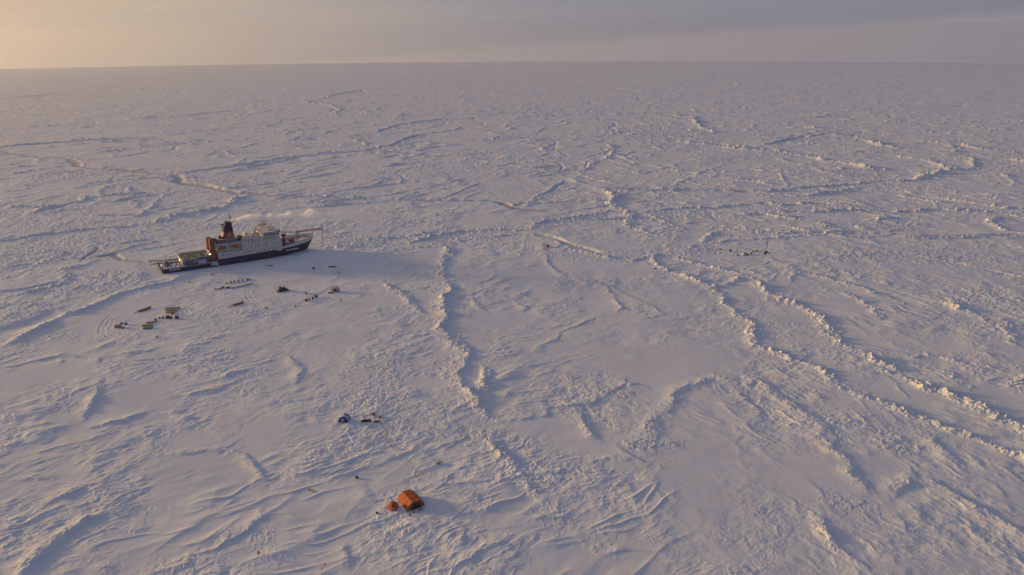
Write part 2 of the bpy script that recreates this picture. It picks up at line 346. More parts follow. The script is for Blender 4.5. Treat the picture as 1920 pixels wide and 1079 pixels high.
# --- middle distance
for pts, h, w_ in (
    ([(610,464),(702,457),(760,458),(808,450),(861,436),(932,429),(1003,432),(1020,418),(1073,408),(1144,397),(1180,402)], 2.2, 4),
    ([(600,452),(666,447),(740,446),(800,440),(861,436)], 1.6, 4), ([(840,452),(900,446),(950,441),(1005,438)], 1.4, 4),
    ([(1040,415),(1100,408),(1150,410),(1180,404)], 1.4, 4), ([(700,470),(780,465),(820,462)], 1.2, 3),
    ([(1200,398),(1275,392),(1369,387),(1432,381),(1462,385),(1537,381)], 2.2, 4.5), ([(1376,404),(1462,396),(1537,396),(1612,394),(1687,398),(1762,394),(1837,396),(1894,392),(1960,390)], 2.2, 4.5),
    ([(1290,424),(1425,432),(1537,439),(1612,439),(1725,445),(1837,445),(1960,442)], 1.7, 4),
    ([(1312,458),(1380,449),(1462,443),(1537,438)], 1.4, 4), ([(1447,415),(1452,408),(1500,404)], 1.2, 3),
    ([(1875,404),(1860,415),(1894,434),(1960,445)], 1.8, 4), ([(1880,402),(1960,418)], 1.6, 4),
    ([(1500,370),(1560,362),(1600,352)], 2.0, 6), ([(1690,410),(1652,413),(1640,424)], 1.6, 4), ([(1600,420),(1620,430),(1700,432)], 1.2, 4),
    ([(1260,350),(1300,330),(1340,315)], .9, 4), ([(1030,362),(1010,372),(985,380)], 1.2, 3), ([(1060,340),(1040,355),(1005,372)], 1.2, 3),
    ([(1143,272),(1145,282),(1135,297),(1110,310),(1080,325)], 1.4, 4), ([(1205,268),(1150,273),(1120,290)], 1.2, 4),
    ([(670,262),(684,270),(680,276)], 1.5, 5), ([(700,255),(740,252)], 1.2, 5),
    ([(710,247),(730,240),(750,234),(825,225),(900,222)], 2.4, 5), ([(600,217),(680,217),(750,217),(850,215),(950,214),(1040,214)], 2.4, 6),
    ([(575,192),(625,180),(680,170)], 2.6, 7), ([(560,190),(620,197),(640,205),(625,213)], 3., 8),
    ([(0,276),(100,268),(150,262),(200,262),(300,258)], 2.4, 5), ([(250,223),(350,218),(435,208)], 2.4, 5), ([(0,245),(60,238),(150,233)], 2., 6),
    ([(960,220),(1135,215),(1235,212)], 2.4, 6), ([(1300,218),(1305,230),(1325,245),(1335,250)], 3.2, 6), ([(1435,272),(1510,256),(1560,250)], 2.4, 6),
    ([(1200,262),(1290,268),(1380,276),(1450,283),(1530,297),(1600,312),(1640,318)], 2.2, 6), ([(1100,245),(1180,252),(1260,258),(1330,262)], 2., 6),
    ([(1500,250),(1560,252),(1620,262),(1680,280)], 2.6, 7), ([(1680,292),(1740,300),(1790,320)], 2.2, 6), ([(1700,262),(1780,270),(1880,285)], 2.2, 7),
    ([(1840,330),(1880,328),(1900,334)], 1.8, 5), ([(60,403),(75,392),(110,386),(150,378),(152,369)], 2.2, 5), ([(0,390),(60,388),(110,386)], 1.8, 6),
    ([(0,330),(60,320),(130,310)], 1.2, 4), ([(160,345),(230,338),(330,332)], 1.2, 4), ([(240,390),(255,368),(230,350)], 1.3, 5), ([(270,400),(300,370),(318,350)], 1.2, 5),
    ([(180,404),(260,404),(300,400)], 1.0, 4), ([(0,560),(60,545),(110,528),(127,503),(160,500)], 1.8, 4), ([(0,520),(60,505),(100,478),(60,470),(0,480)], 1.4, 5),
    ([(160,500),(220,470),(260,460),(310,452)], 1.6, 4), ([(170,540),(230,520),(300,510)], 1.2, 3.5),
    ([(1360,500),(1410,510),(1450,530)], 1.0, 3), ([(1350,486),(1385,500)], 1.1, 2.2), ([(1435,484),(1460,500)], 1.1, 3), ([(1560,505),(1640,530),(1700,548)], 1.0, 3),
    ([(1400,505),(1490,512),(1540,520),(1620,545),(1680,570)], 1.0, 3), ([(1760,565),(1830,590),(1890,625),(1915,640)], 1.5, 3.5), ([(1530,535),(1600,560),(1650,590)], 1.1, 3),
    ([(1580,640),(1640,650),(1700,665),(1740,668)], 1.0, 2.5), ([(1665,635),(1700,652),(1760,670),(1880,700)], 1.0, 2.5), ([(1880,600),(1900,640),(1925,660)], 1.5, 4),
    ([(1700,680),(1780,700),(1820,730)], 1.0, 3), ([(1890,690),(1905,720),(1930,740)], 1.6, 5), ([(1740,560),(1800,575),(1860,600)], 1.1, 3), ([(1830,515),(1880,540),(1930,550)], 1.2, 3.5)):
    rubble_ridge(pts, h*.88, w_*.72, 1.)
for pts, h, w_ in (([(1010,455),(1025,485),(1040,505),(1075,523),(1130,537),(1155,560),(1162,575),(1150,588)], 1.0, 4), ([(1130,530),(1170,553),(1215,570),(1250,590)], .8, 3),
                   ([(965,560),(990,578),(1003,565)], .8, 4), ([(985,575),(1020,570),(1060,565)], .6, 4), ([(1005,600),(1050,595)], .7, 3.5), ([(880,550),(905,570),(920,590)], .7, 3),
                   ([(975,670),(1010,650),(1035,640),(1060,620),(1130,590)], .7, 2.6), ([(900,672),(960,665),(1000,655)], .6, 3), ([(1390,420),(1410,432),(1430,440)], .8, 3)):
    drift(pts, h, w_, .45)
# open leads skinned with new ice
for pts, w_ in (([(935,378),(945,384),(962,390),(985,393),(1010,395),(1035,396)], 4.2), ([(180,486),(205,479),(233,488),(277,493)], 3.0), ([(185,462),(160,478),(150,492)], 2.)):
    crack(pts, .7, w_, .8)
blob(955,387,8,6, arr=ICE, amp=.6)
crack([(1294,421),(1360,426),(1425,430),(1537,437),(1612,437),(1725,443),(1837,443),(1960,441)], 1.5, 2.8, .3)
# --- fields of broken ice
for q in ((1205,410,45,30), (1255,405,50,30), (1300,402,50,25), (1230,420,45,20), (1010,425,30,25), (1060,415,40,25), (760,450,90,30), (880,440,60,30), (680,455,50,25),
          (1320,470,22,18), (1290,478,20,14), (1480,365,45,25), (1530,360,45,25), (1600,390,60,30), (1760,392,80,25), (1450,390,60,25), (1870,400,60,30),
          (100,420,90,50), (200,450,80,50), (60,480,80,40), (250,430,60,40), (330,425,50,25), (420,425,60,20), (520,430,50,20), (150,540,60,25), (60,400,80,30),
          (20,590,30,18), (50,575,25,12), (700,230,120,60), (1050,460,20,12), (590,225,120,50), (850,245,60,40), (960,255,50,30), (1400,250,100,40), (1600,260,120,40), (1850,560,50,30), (1650,420,60,25), (1900,620,40,20),
          (980,890,9,6), (905,820,8,6), (1215,830,9,7), (1450,560,12,8), (760,420,30,20), (620,445,40,18), (230,520,60,20), (1750,480,80,30), (1600,480,60,25)):
    blob(q[0], q[1], q[2], q[3], arr=RUB, amp=.34)
# --- worn, flat ground
for q in ((500,520,75,45), (600,540,60,50), (420,545,60,40), (300,600,55,35), (560,600,50,30), (180,600,40,25), (1150,640,75,40), (1050,600,60,35), (1000,510,60,30), (1320,650,50,30), (650,620,50,30),
          (1400,900,40,22), (1330,980,35,18), (1650,640,35,20), (1300,560,50,30), (830,290,160,120), (1350,300,200,120), (330,720,40,14), (430,770,30,9), (560,500,60,40), (1500,850,25,12), (1450,1000,40,16)):
    blob(q[0], q[1], q[2], q[3], arr=SMOOTH, amp=.68)

# --- natural network of ridges and cracks farther out and between the drawn ones
far = sst(520, 1100, rr)
wxf = 55*perlin(X/210, Y/210, 31)+14*perlin(X/60, Y/60, 34); wyf = 55*perlin(X/210, Y/210, 32)+14*perlin(X/60, Y/60, 35)
for sc, amp, sd, w0 in ((620., 1.5, 41, 5.), (260., .9, 42, 3.6)):
    f1, f2, hid, ox, oy = worley((X+wxf)/sc, (Y+wyf)/sc, sd)
    d = (f2-f1)*sc*.5
    w2 = np.maximum(w0, DR*.6)
    keep = sst(.0, .35, perlin(X/180, Y/180, sd+9)+.15)
    g = .6*amp*keep*far*np.exp(-(d/w2)**2)*np.clip(.7+.8*perlin(X/31, Y/31, sd+3), .1, 1.6)
    Z += .6*g; RUB[:] = np.maximum(RUB, .8*g)
    f1, f2, hid, ox, oy = worley((X-wyf)/sc/1.3, (Y+wxf)/sc/1.3, sd+20)
    d = (f2-f1)*sc*.65; wc = np.maximum(1.6, DR*.45)
    Z -= (.5+.4*amp)*far*keep*np.exp(-(d/wc)**2)
for ang, lam, st_, amp, sd, msk in ((-47, 120., 5., 1.7, 45, 1), (-40, 55., 5., 1.1, 46, 1), (-52, 26., 5., .7, 47, 1), (52, 130., 4., 1.2, 48, 0), (40, 60., 4., .9, 49, 0), (62, 28., 4., .6, 50, 0)):
    c_, s__ = math.cos(rad(ang)), math.sin(rad(ang))
    u_ = (X+.5*wxf)*c_+(Y+.5*wyf)*s__; v_ = -(X+.5*wxf)*s__+(Y+.5*wyf)*c_
    n_ = perlin(u_/(lam*st_), v_/lam, sd)
    sp = np.maximum(1.7, DE*1.1)*1.5/lam
    br = np.clip(.2+1.6*perlin(X/90, Y/90, sd+5)+.8*perlin(X/25, Y/25, sd+8), 0, 1.5)
    wgt = sst(-.15, .3, X/np.maximum(Y, 60)) if msk else 1-.7*sst(-.1, .35, X/np.maximum(Y, 60))
    g = .9*amp*np.exp(-(n_/sp)**2)*br*wgt*sst(480, 850, rr)
    Z += .5*g; RUB[:] = np.maximum(RUB, .8*g)
fld = sst(.12, .5, perlin(X/320, Y/320, 51)+.5*perlin(X/110, Y/110, 52))
RUB[:] = np.maximum(RUB, .40*fld*sst(600, 1300, rr))
crust = np.clip(-.02+.34*perlin(X/55, Y/55, 57)+.26*perlin(X/19, Y/19, 58), 0, .17)*(1-SMOOTH)
RUB[:] = np.maximum(RUB, crust*sst(1400, 800, rr))
calm = 1-.8*np.clip(SMOOTH, 0, 1)

# --- sastrugi: families of wind-cut furrows, patchy
def lod(lam): return sst(.8, 2.2, lam/DE)
def furrows(ang, lam, stretch, amp, seed, mask):
    c, s_ = math.cos(ang), math.sin(ang)
    u = X*c+Y*s_; v = -X*s_+Y*c
    v = v+1.3*lam*perlin(X/(lam*4.1), Y/(lam*4.1), seed+71)+.35*lam*perlin(X/(lam*1.6), Y/(lam*1.6), seed+72)
    n = perlin(u/(lam*stretch), v/lam, seed)
    n2 = perlin(u/(lam*stretch*.55)+9.1, v/lam*.8, seed+5)
    r = np.clip(1-2.4*np.abs(n), 0, 1)
    h = r*r*np.clip(.45+1.5*n2, 0, 1.3)+.35*n2
    Z[:] += .94*amp*lam*h*mask*lod(lam)
side = sst(-.10, .35, (X/np.maximum(Y, 60))+.35*perlin(X/140, Y/140, 61)-.05)
pat = np.clip(.50+1.9*perlin(X/75, Y/75, 62)+.8*perlin(X/28, Y/28, 63), .08, 1.7)
pat2 = np.clip(.42+1.9*perlin(X/48, Y/48, 64)+.9*perlin(X/15, Y/15, 65), .06, 1.6)
A_L = rad(31); A_R = rad(-52)
for i, (lam, st_, am) in enumerate(((24, 3., .011), (13, 3.2, .017), (7.4, 5.0, .036), (4.1, 5.2, .044), (2.2, 4.6, .050), (1.2, 3.6, .042))):
    p_ = (pat if lam > 5 else pat2)*calm
    furrows(A_L+(.16 if i % 2 else -.14), lam, st_, am, 100+i, p_*(1-.75*side))
    furrows(A_R+(.14 if i % 2 else -.12), lam*1.07, st_, am*.85, 120+i, p_*(.10+.90*side))
    if lam < 14:
        furrows(rad(75 if i % 2 else 4), lam*.9, 2.4, am*.3, 130+i, np.clip(pat2*1.5-.8, 0, 1)*calm)
for i, lam in enumerate((60., 30., 14., 6.5, 3.0, 1.4)):
    Z += .024*lam*perlin(X/lam, Y/(lam*.9), 140+i)*lod(lam)*(.35+.65*calm)*(.22 if lam > 25 else 1.)*np.clip(pat2+.12, 0, 1.1)*(.92-.30*sst(600, 1600, rr))

# --- broken blocks where the ice is crushed
for lam, k in ((13., .62), (7., .55), (4.2, .5), (2.4, .62), (1.3, .42)):
    sel = (RUB > .03) & (DE < lam*.75)
    if lam > 5: sel &= rr > 650
    x = X[sel]; y = Y[sel]
    x = x+.25*lam*perlin(x/lam/1.3, y/lam/1.3, 81); y = y+.25*lam*perlin(x/lam/1.3, y/lam/1.3, 82)
    f1, f2, hid, ox, oy = worley(x/lam, y/lam, int(lam*10))
    hh = RND[hid, 2]; tx = RND[hid, 3]*2-1; ty = RND[hid, 0]*2-1
    top_ = (hh**2.2)*1.9+.95*(tx*ox+ty*oy)
    b = np.clip(top_, 0, None)*sst(.0, .16, f2-f1)
    Z[sel] += k*b*np.minimum(RUB[sel], 1.7)*(1 if lam < 3 else 1.)*min(1, lam/2.4+.35)*(sst(650, 1000, rr[sel]) if lam > 5 else 1.)
for lam in (9., 20., 45.):
    Z += .045*lam*.35*np.minimum(RUB, 1.5)*np.abs(perlin(X/lam, Y/lam, 90+int(lam)))*lod(lam)*sst(1.2, 5., DR)
for a_, k_ in CRACKS: cut_crack(*a_, **k_)
# --- vehicle tracks around the camp
for pts in ([(600,545),(540,560),(480,577),(430,596),(380,611),(330,623),(270,631),(215,631),(190,618),(200,602),(240,590)],
            [(470,585),(420,603),(350,618),(280,625),(225,622),(205,612),(215,600),(260,590),(330,572),(400,560)],
            [(640,548),(590,566),(520,580),(450,600),(380,617),(300,634),(230,640),(180,634)],
            [(400,560),(440,548),(480,520),(520,505)], [(500,590),(470,560),(465,545)], [(280,640),(360,628),(430,612),(520,590)],
            [(340,570),(420,550),(500,560),(560,555)], [(620,560),(540,585),(470,602),(400,622),(330,640),(240,648),(160,640),(120,620)], [(610,552),(560,570),(500,583),(440,590),(400,598),(360,592),(350,580),(380,565)],
            [(215,640),(190,625),(205,595),(250,578),(310,565),(370,548),(420,530)], [(400,580),(380,600),(300,622),(240,628),(232,610),(250,600)], [(530,548),(580,540),(640,520),(660,500)], [(525,550),(500,540),(470,535),(400,545),(340,560)], [(650,520),(600,530),(540,530),(480,545)]):
    track(pts)
for pts in ([(1100,880),(1180,950),(1240,1060)], [(1106,880),(1186,950),(1247,1060)], [(1135,790),(1200,860),(1320,930)], [(1340,640),(1420,655),(1520,690)]):
    track(pts, .5, .03, .25)
# footpath beaten from the blue tent to the orange tents
track([(681,743),(692,771),(712,791),(734,826),(753,854),(776,878),(795,905)], .45, .05, .3)

# water line: the ice lies level against the hull, with a lip of piled snow on the near side
_u = ((X+264.55)*math.cos(rad(32.376))+(Y-546.18)*math.sin(rad(32.376))); _v = (-(X+264.55)*math.sin(rad(32.376))+(Y-546.18)*math.cos(rad(32.376)))
_m = sst(-16, -6, _u)*sst(128, 116, _u)*sst(30, 16, np.abs(_v))
Z += (-.25-Z)*_m*.85
_l = sst(-10, 20, _u)*sst(122, 100, _u)*np.exp(-((_v+17.5-2.*perlin(X/12, Y/12, 77))/2.6)**2)
Z += _l*(.35+.5*perlin(X/7, Y/7, 78)+.3*perlin(X/2.5, Y/2.5, 79))
# --- snow ramps swept up round the tents
for q in ((771,940,4.6,4.2,.35), (736,950,3.4,3.0,.25), (645,790,3.6,3.4,.2)):
    blob(q[0], q[1], q[2], q[3], arr=Z, amp=q[4], add=True)
FLOOR = {}
HREL = Z.copy()
Z -= rr**2/(2*R_EARTH)

def ground_z(x, y):
    r = math.hypot(x, y); a = math.atan2(x, y)
    i = int(np.clip(np.searchsorted(RR, r), 1, NR-1)); j = int(np.clip(np.searchsorted(AZ, a), 1, NC-1))
    fi = (r-RR[i-1])/(RR[i]-RR[i-1]); fj = (a-AZ[j-1])/(AZ[j]-AZ[j-1])
    return float((Z[i-1, j-1]*(1-fj)+Z[i-1, j]*fj)*(1-fi)+(Z[i, j-1]*(1-fj)+Z[i, j]*fj)*fi)

me = bpy.data.meshes.new('snow_ice')
nv = NR*NC
co = np.empty((nv, 3), np.float32); co[:, 0] = X.ravel(); co[:, 1] = Y.ravel(); co[:, 2] = Z.ravel()
me.vertices.add(nv); me.vertices.foreach_set('co', co.ravel())
ii, jj = np.meshgrid(np.arange(NR-1), np.arange(NC-1), indexing='ij')
v0 = (ii*NC+jj).ravel()
quads = np.stack([v0, v0+NC, v0+NC+1, v0+1], 1).astype(np.int32)
nf = len(quads)
me.loops.add(nf*4); me.loops.foreach_set('vertex_index', quads.ravel())
me.polygons.add(nf); me.polygons.foreach_set('loop_start', np.arange(0, nf*4, 4, dtype=np.int32))
me.update(calc_edges=True)
me.polygons.foreach_set('use_smooth', np.ones(nf, bool))
at_ = me.attributes.new('new_ice', 'FLOAT', 'POINT'); at_.data.foreach_set('value', np.clip(ICE, 0, 1).ravel().astype(np.float32))
ice_ob = bpy.data.objects.new('snow_covered_ice', me); COL.objects.link(ice_ob); ice_ob['kind'] = 'structure'
del ii, jj, v0, quads

def new_mat(name):
    m = bpy.data.materials.new(name); m.use_nodes = True
    t = NT(m.node_tree); b = t.n['Principled BSDF']
    return m, t, b
sm, t, b = new_mat('snow')
geo = t.new('ShaderNodeNewGeometry'); pos = geo.outputs['Position']
at_n = t.new('ShaderNodeAttribute', attribute_name='new_ice')
mp = t.new('ShaderNodeMapping'); mp.inputs['Rotation'].default_value = (0, 0, rad(-31)); mp.inputs['Scale'].default_value = (.33, 1., 1.)
t.l.new(pos, mp.inputs[0])
n1 = t.noise(mp.outputs[0], 1.5, 4., .6)
n2 = t.noise(pos, .035, 4., .55)
n3 = t.noise(pos, .004, 3., .5)
c = t.mix(t.ramp(n2, .35, .65), (.80, .81, .83, 1), (.86, .865, .875, 1))
c = t.mix(t.ramp(n3, .4, .65, 0., .35), c, (.77, .78, .82, 1))
icec = t.mix(t.ramp(n2, .4, .6), (.44, .41, .41, 1), (.54, .49, .47, 1))
c = t.mix(t.math('MULTIPLY', at_n.outputs['Fac'], 1.0, clamp=True), c, icec)
t.put(b.inputs['Base Color'], c); b.inputs['Roughness'].default_value = .6; b.inputs['Specular IOR Level'].default_value = .35
bp = t.new('ShaderNodeBump'); bp.inputs['Strength'].default_value = .35; bp.inputs['Distance'].default_value = .12
n1b = t.noise(pos, .9, 5., .65)
t.put(bp.inputs['Height'], t.math('ADD', n1, t.math('MULTIPLY', n1b, 1.6))); t.l.new(bp.outputs[0], b.inputs['Normal'])
me.materials.append(sm)

# ------------------------------------------------------------------ thin ice haze over the whole sheet
hm = bpy.data.materials.new('haze'); hm.use_nodes = True
h = NT(hm.node_tree); h.n.clear(); ho = h.new('ShaderNodeOutputMaterial'); hv = h.new('ShaderNodeVolumePrincipled')
hv.inputs['Color'].default_value = (.80, .82, .90, 1); hv.inputs['Density'].default_value = 6.5e-5; hv.inputs['Anisotropy'].default_value = .72
h.l.new(hv.outputs[0], ho.inputs['Volume'])
hme = bpy.data.meshes.new('haze')
zb = float(Z.min())-1.; zt = CAM_H+180.; hs = 17800.
hme.from_pydata([(x, y, z) for z in (zb, zt) for x, y in ((-hs, -hs), (hs, -hs), (hs, hs), (-hs, hs))], [],
                [(3, 2, 1, 0), (4, 5, 6, 7), (0, 1, 5, 4), (1, 2, 6, 5), (2, 3, 7, 6), (3, 0, 4, 7)])
hme.materials.append(hm)
haze = bpy.data.objects.new('haze', hme); COL.objects.link(haze); haze['kind'] = 'stuff'

# ================================================================== materials for things
def paint(name, rgb, rough=.55, metal=0., var=.12, scale=1.2, emit=None, snow=0.):
    m, t, b = new_mat(name)
    tc_ = t.new('ShaderNodeTexCoord').outputs['Object']
    n = t.noise(tc_, scale, 4., .6)
    dk = tuple(c*(1-var) for c in rgb)+(1,); lt = tuple(min(1, c*(1+var)) for c in rgb)+(1,)
    c = t.mix(t.ramp(n, .35, .65), dk, lt)
    if snow:
        nz = t.sep(t.new('ShaderNodeNewGeometry').outputs['Normal'])[2]
        k = t.math('MULTIPLY', t.ramp(nz, .55, .9), t.ramp(t.noise(tc_, scale*.7, 3.), .62-snow, .72-snow*.6))
        c = t.mix(k, c, (.8, .81, .83, 1))
    t.put(b.inputs['Base Color'], c); b.inputs['Roughness'].default_value = rough; b.inputs['Metallic'].default_value = metal
    if emit:
        b.inputs['Emission Color'].default_value = emit[0]; b.inputs['Emission Strength'].default_value = emit[1]
    return m
M = {
 'navy': paint('navy_hull_paint', (.003, .013, .070), .55, var=.25, scale=.35),
 'white': paint('white_ship_paint', (.56, .56, .54), .5, var=.08, scale=.5),
 'cream': paint('cream_paint', (.60, .57, .48), .5, var=.12, scale=.6),
 'funnel_red': paint('orange_red_paint', (.26, .040, .013), .5, var=.22, scale=.5),
 'boat_orange': paint('lifeboat_orange', (.42, .08, .016), .45, var=.1),
 'deck_green': paint('green_deck', (.050, .078, .048), .8, var=.3, scale=.5, snow=.07),
 'deck_snow': paint('snowy_deck', (.20, .22, .20), .8, var=.3, scale=.3, snow=.34),
 'dark': paint('dark_steel', (.03, .033, .04), .6, var=.3),
 'glass': paint('dark_glass', (.02, .028, .035), .15, var=.2),
 'grey': paint('grey_steel', (.16, .17, .175), .55, var=.2),
 'yellow': paint('buff_mast_paint', (.36, .34, .20), .5, var=.15),
 'red': paint('red_paint', (.45, .02, .03), .5, var=.15),
 'boom': paint('oxide_red_steel', (.33, .06, .05), .6, var=.2),
 'blue': paint('blue_paint', (.02, .09, .20), .5, var=.15),
 'tent_orange': paint('orange_tent_cloth', (.45, .088, .009), .7, var=.16, scale=1.1),
 'tent_blue': paint('blue_tent_cloth', (.014, .040, .22), .7, var=.15),
 'tent_white': paint('white_tent_cloth', (.50, .50, .66), .7, var=.06),
 'wood': paint('weathered_wood', (.30, .22, .13), .85, var=.3, scale=2.),
 'plank': paint('pale_timber', (.42, .32, .17), .85, var=.25, scale=2., snow=.15),
 'brown': paint('brown_crate', (.12, .075, .045), .8, var=.25),
 'black': paint('black_rubber', (.018, .018, .02), .6, var=.3),
 'maroon': paint('maroon_sled_deck', (.20, .018, .025), .6, var=.2),
 'tan': paint('tan_canvas', (.36, .30, .20), .85, var=.2, snow=.1),
 'flag': paint('red_marker', (.62, .015, .02), .6, var=.08),
 'amber': paint('amber_hut_shell', (.42, .17, .02), .5, var=.12),
 'rope': paint('orange_cable', (.46, .23, .17), .7, var=.15),
 'glow': paint('glow_finish', (.9, .8, .6), .4, emit=((1., .78, .5, 1), 5.)),  # pale emissive finish of the small balls on the ship
 'letter': paint('white_lettering', (.75, .75, .75), .5, var=.02),
}

M['navy'].node_tree.nodes['Principled BSDF'].inputs['Specular IOR Level'].default_value = .12
# ================================================================== mesh helpers
class MB:
    def __init__(s): s.bm = bmesh.new()
    def box(s, x0, x1, y0, y1, z0, z1, tx=0., ty=0., rz=0., c=None):
        """box; tx/ty draw its top in, rz turns it about its middle"""
        cx, cy = (x0+x1)/2, (y0+y1)/2
        P = []
        for z, k in ((z0, 0), (z1, 1)):
            for x, y in ((x0+k*tx, y0+k*ty), (x1-k*tx, y0+k*ty), (x1-k*tx, y1-k*ty), (x0+k*tx, y1-k*ty)):
                dx, dy = x-cx, y-cy
                P.append((cx+dx*math.cos(rz)-dy*math.sin(rz), cy+dx*math.sin(rz)+dy*math.cos(rz), z))
        v = [s.bm.verts.new(p) for p in P]
        for f in ((3, 2, 1, 0), (4, 5, 6, 7), (0, 1, 5, 4), (1, 2, 6, 5), (2, 3, 7, 6), (3, 0, 4, 7)): s.bm.faces.new([v[i] for i in f])
        return s
    def tube(s, a, b, r, r2=None, n=8, cap=True):
        a = Vector(a); b = Vector(b); d = (b-a).normalized(); r2 = r if r2 is None else r2
        u = d.orthogonal().normalized(); w_ = d.cross(u)
        A = [s.bm.verts.new(a+(u*math.cos(t)+w_*math.sin(t))*r) for t in [2*math.pi*i/n for i in range(n)]]
        B = [s.bm.verts.new(b+(u*math.cos(t)+w_*math.sin(t))*r2) for t in [2*math.pi*i/n for i in range(n)]]
        for i in range(n): s.bm.faces.new((A[i], A[(i+1) % n], B[(i+1) % n], B[i]))
        if cap: s.bm.faces.new(A[::-1]); s.bm.faces.new(B)
        return s
    def path(s, pts, r, n=5):
        for a, b in zip(pts[:-1], pts[1:]): s.tube(a, b, r, n=n)
        return s
    def truss(s, a, b, w_, r, step, up=Vector((0, 0, 1))):
        a = Vector(a); b = Vector(b); d = (b-a); L = d.length; d.normalize(); side = d.cross(up).normalized(); up2 = side.cross(d)
        o = [side*w_/2, -side*w_/2, up2*w_*.8]
        for q in o: s.tube(a+q, b+q, r, n=5)
        k = max(2, int(L/step))
        for i in range(k):
            p = a+d*L*i/k; q = a+d*L*(i+1)/k
            for j in range(3): s.tube(p+o[j], q+o[(j+1) % 3], r*.7, n=4)
        return s
    def loft(s, rings, closed=True, caps=True):
        V = [[s.bm.verts.new(p) for p in r] for r in rings]
        n = len(V[0])
        for A, B in zip(V[:-1], V[1:]):
            for i in range(n if closed else n-1): s.bm.faces.new((A[i], A[(i+1) % n], B[(i+1) % n], B[i]))
        if caps: s.bm.faces.new(V[0][::-1]); s.bm.faces.new(V[-1])
        return s
    def ball(s, c, r, sz=1., n=10):
        R = []
        for j in range(1, n):
            ph = math.pi*j/n
            R.append([(c[0]+r*math.sin(ph)*math.cos(2*math.pi*i/n), c[1]+r*math.sin(ph)*math.sin(2*math.pi*i/n), c[2]-r*sz*math.cos(ph)) for i in range(n)])
        return s.loft(R)
    def done(s, name, mat, parent=None, bevel=0., smooth=False, label=None):
        bmesh.ops.recalc_face_normals(s.bm, faces=s.bm.faces)
        if bevel:
            bmesh.ops.bevel(s.bm, geom=[e for e in s.bm.edges if e.calc_length() > bevel*3], offset=bevel, segments=1, affect='EDGES')
        me = bpy.data.meshes.new(name); s.bm.to_mesh(me); s.bm.free()
        if smooth:
            for p in me.polygons: p.use_smooth = True
        me.materials.append(M[mat] if isinstance(mat, str) else mat)
        o = bpy.data.objects.new(name, me); COL.objects.link(o)
        if parent is not None: o.parent = parent
        if label: o['label'] = label
        return o

def tag(o, label, cat, group=None, kind=None):
    if label: o['label'] = label
    if cat: o['category'] = cat
    if group: o['group'] = group
    if kind: o['kind'] = kind
    return o
def root(name, label, cat, loc=(0, 0, 0), rz=0., group=None):
    o = bpy.data.objects.new(name, None); COL.objects.link(o); o.location = loc; o.rotation_euler = (0, 0, rz)
    o.empty_display_size = .3
    return tag(o, label, cat, group)
def put(px, py, dz=0.):
    x, y = at(px, py); return (x, y, ground_z(x, y)+dz)
def settle(px, py, dz=0., it=3):
    """the same, following the real height of the snow there"""
    x, y = at(px, py)
    for _ in range(it):
        z = ground_z(x, y)+(x*x+y*y)/(2*R_EARTH)
        x0, y0 = at(px, py); k = z/CAM_H
        x, y = x0*(1-k), y0*(1-k)
    return (x, y, ground_z(x, y)+dz)
def dup(o, parent=None):
    c = o.copy(); COL.objects.link(c); c.parent = parent
    for ch in list(o.children): dup(ch, c)
    return c
def place(proto, used, px, py, rz, label, group=None, scale=1., dz=0.):
    o = proto if not used[0] else dup(proto)
    used[0] = True
    o.location = settle(px, py, dz); o.rotation_euler = (0, 0, rz); o.scale = (scale,)*3
    if label: o['label'] = label
    if group: o['group'] = group
    return o

# ================================================================== the ship
TH = rad(32.376)
SX, SY = -264.55, 546.18
ship = root('research_ship', 'icebreaking research ship with navy hull, white decks and orange-red funnel base, frozen into the ice', 'ship', (SX, SY, -(SX*SX+SY*SY)/(2*R_EARTH)-.1), TH)
# hull lines: x, half beam at water, half beam at deck, deck height
ST = [(0., 10.2, 11.2, 3.4), (6, 11.2, 11.9, 3.4), (20, 12.2, 12.4, 3.4), (38.8, 12.5, 12.5, 3.5), (39.4, 12.5, 12.5, 5.3), (60, 12.5, 12.5, 5.6), (78, 12.0, 12.4, 6.1), (90, 10.4, 11.9, 6.3), (98, 8.0, 10.8, 6.5), (105, 5.2, 8.8, 6.9), (110, 2.8, 6.4, 7.2), (114, .7, 3.7, 7.5), (117.6, .12, .25, 7.9)]
hull = MB(); rings = []
for i, (x, bw, bd, zd) in enumerate(ST):
    bow = max(0, (x-104)/13.6)
    xw = x-5.0*bow**1.5; xb = x-8.5*bow**1.5
    rings.append([(xb, -bw*.85, -2.), (xw, -bw, 0.), ((x+xw)/2, -(bw*.45+bd*.55), zd*.5), (x, -bd, zd), (x, bd, zd), ((x+xw)/2, bw*.45+bd*.55, zd*.5), (xw, bw, 0.), (xb, bw*.85, -2.)])
hull.loft(rings); hull.done('hull', 'navy', ship)
# white upper strake and bulwark
def strake(x0, x1, h0, h1, name, mat, th=.25, out=.03):
    b_ = MB(); xs = [x0]+[s_[0] for s_ in ST if x0 < s_[0] < x1]+[x1]
    def at_x(x):
        for (a, b) in zip(ST[:-1], ST[1:]):
            if a[0] <= x <= b[0]:
                k = (x-a[0])/(b[0]-a[0]); return a[2]+(b[2]-a[2])*k, a[3]+(b[3]-a[3])*k
    for sg in (-1, 1):
        R_ = []
        for x in xs:
            y, z = at_x(x); k = (x-x0)/(x1-x0); hh = h0+(h1-h0)*k
            fl = .35*max(0, (x-95)/20)
            R_.append([(x, sg*(y+out), z-.02), (x+fl*2, sg*(y+out+fl), z+hh), (x+fl*2, sg*(y+out-th+fl), z+hh), (x, sg*(y-th), z-.02)])
        b_.loft(R_)
    return b_.done(name, mat, ship)
strake(0.05, 38.6, .28, .28, 'toe_rail', 'white')
strake(39.6, 88, 1.5, 1.5, 'upper_strake', 'white')
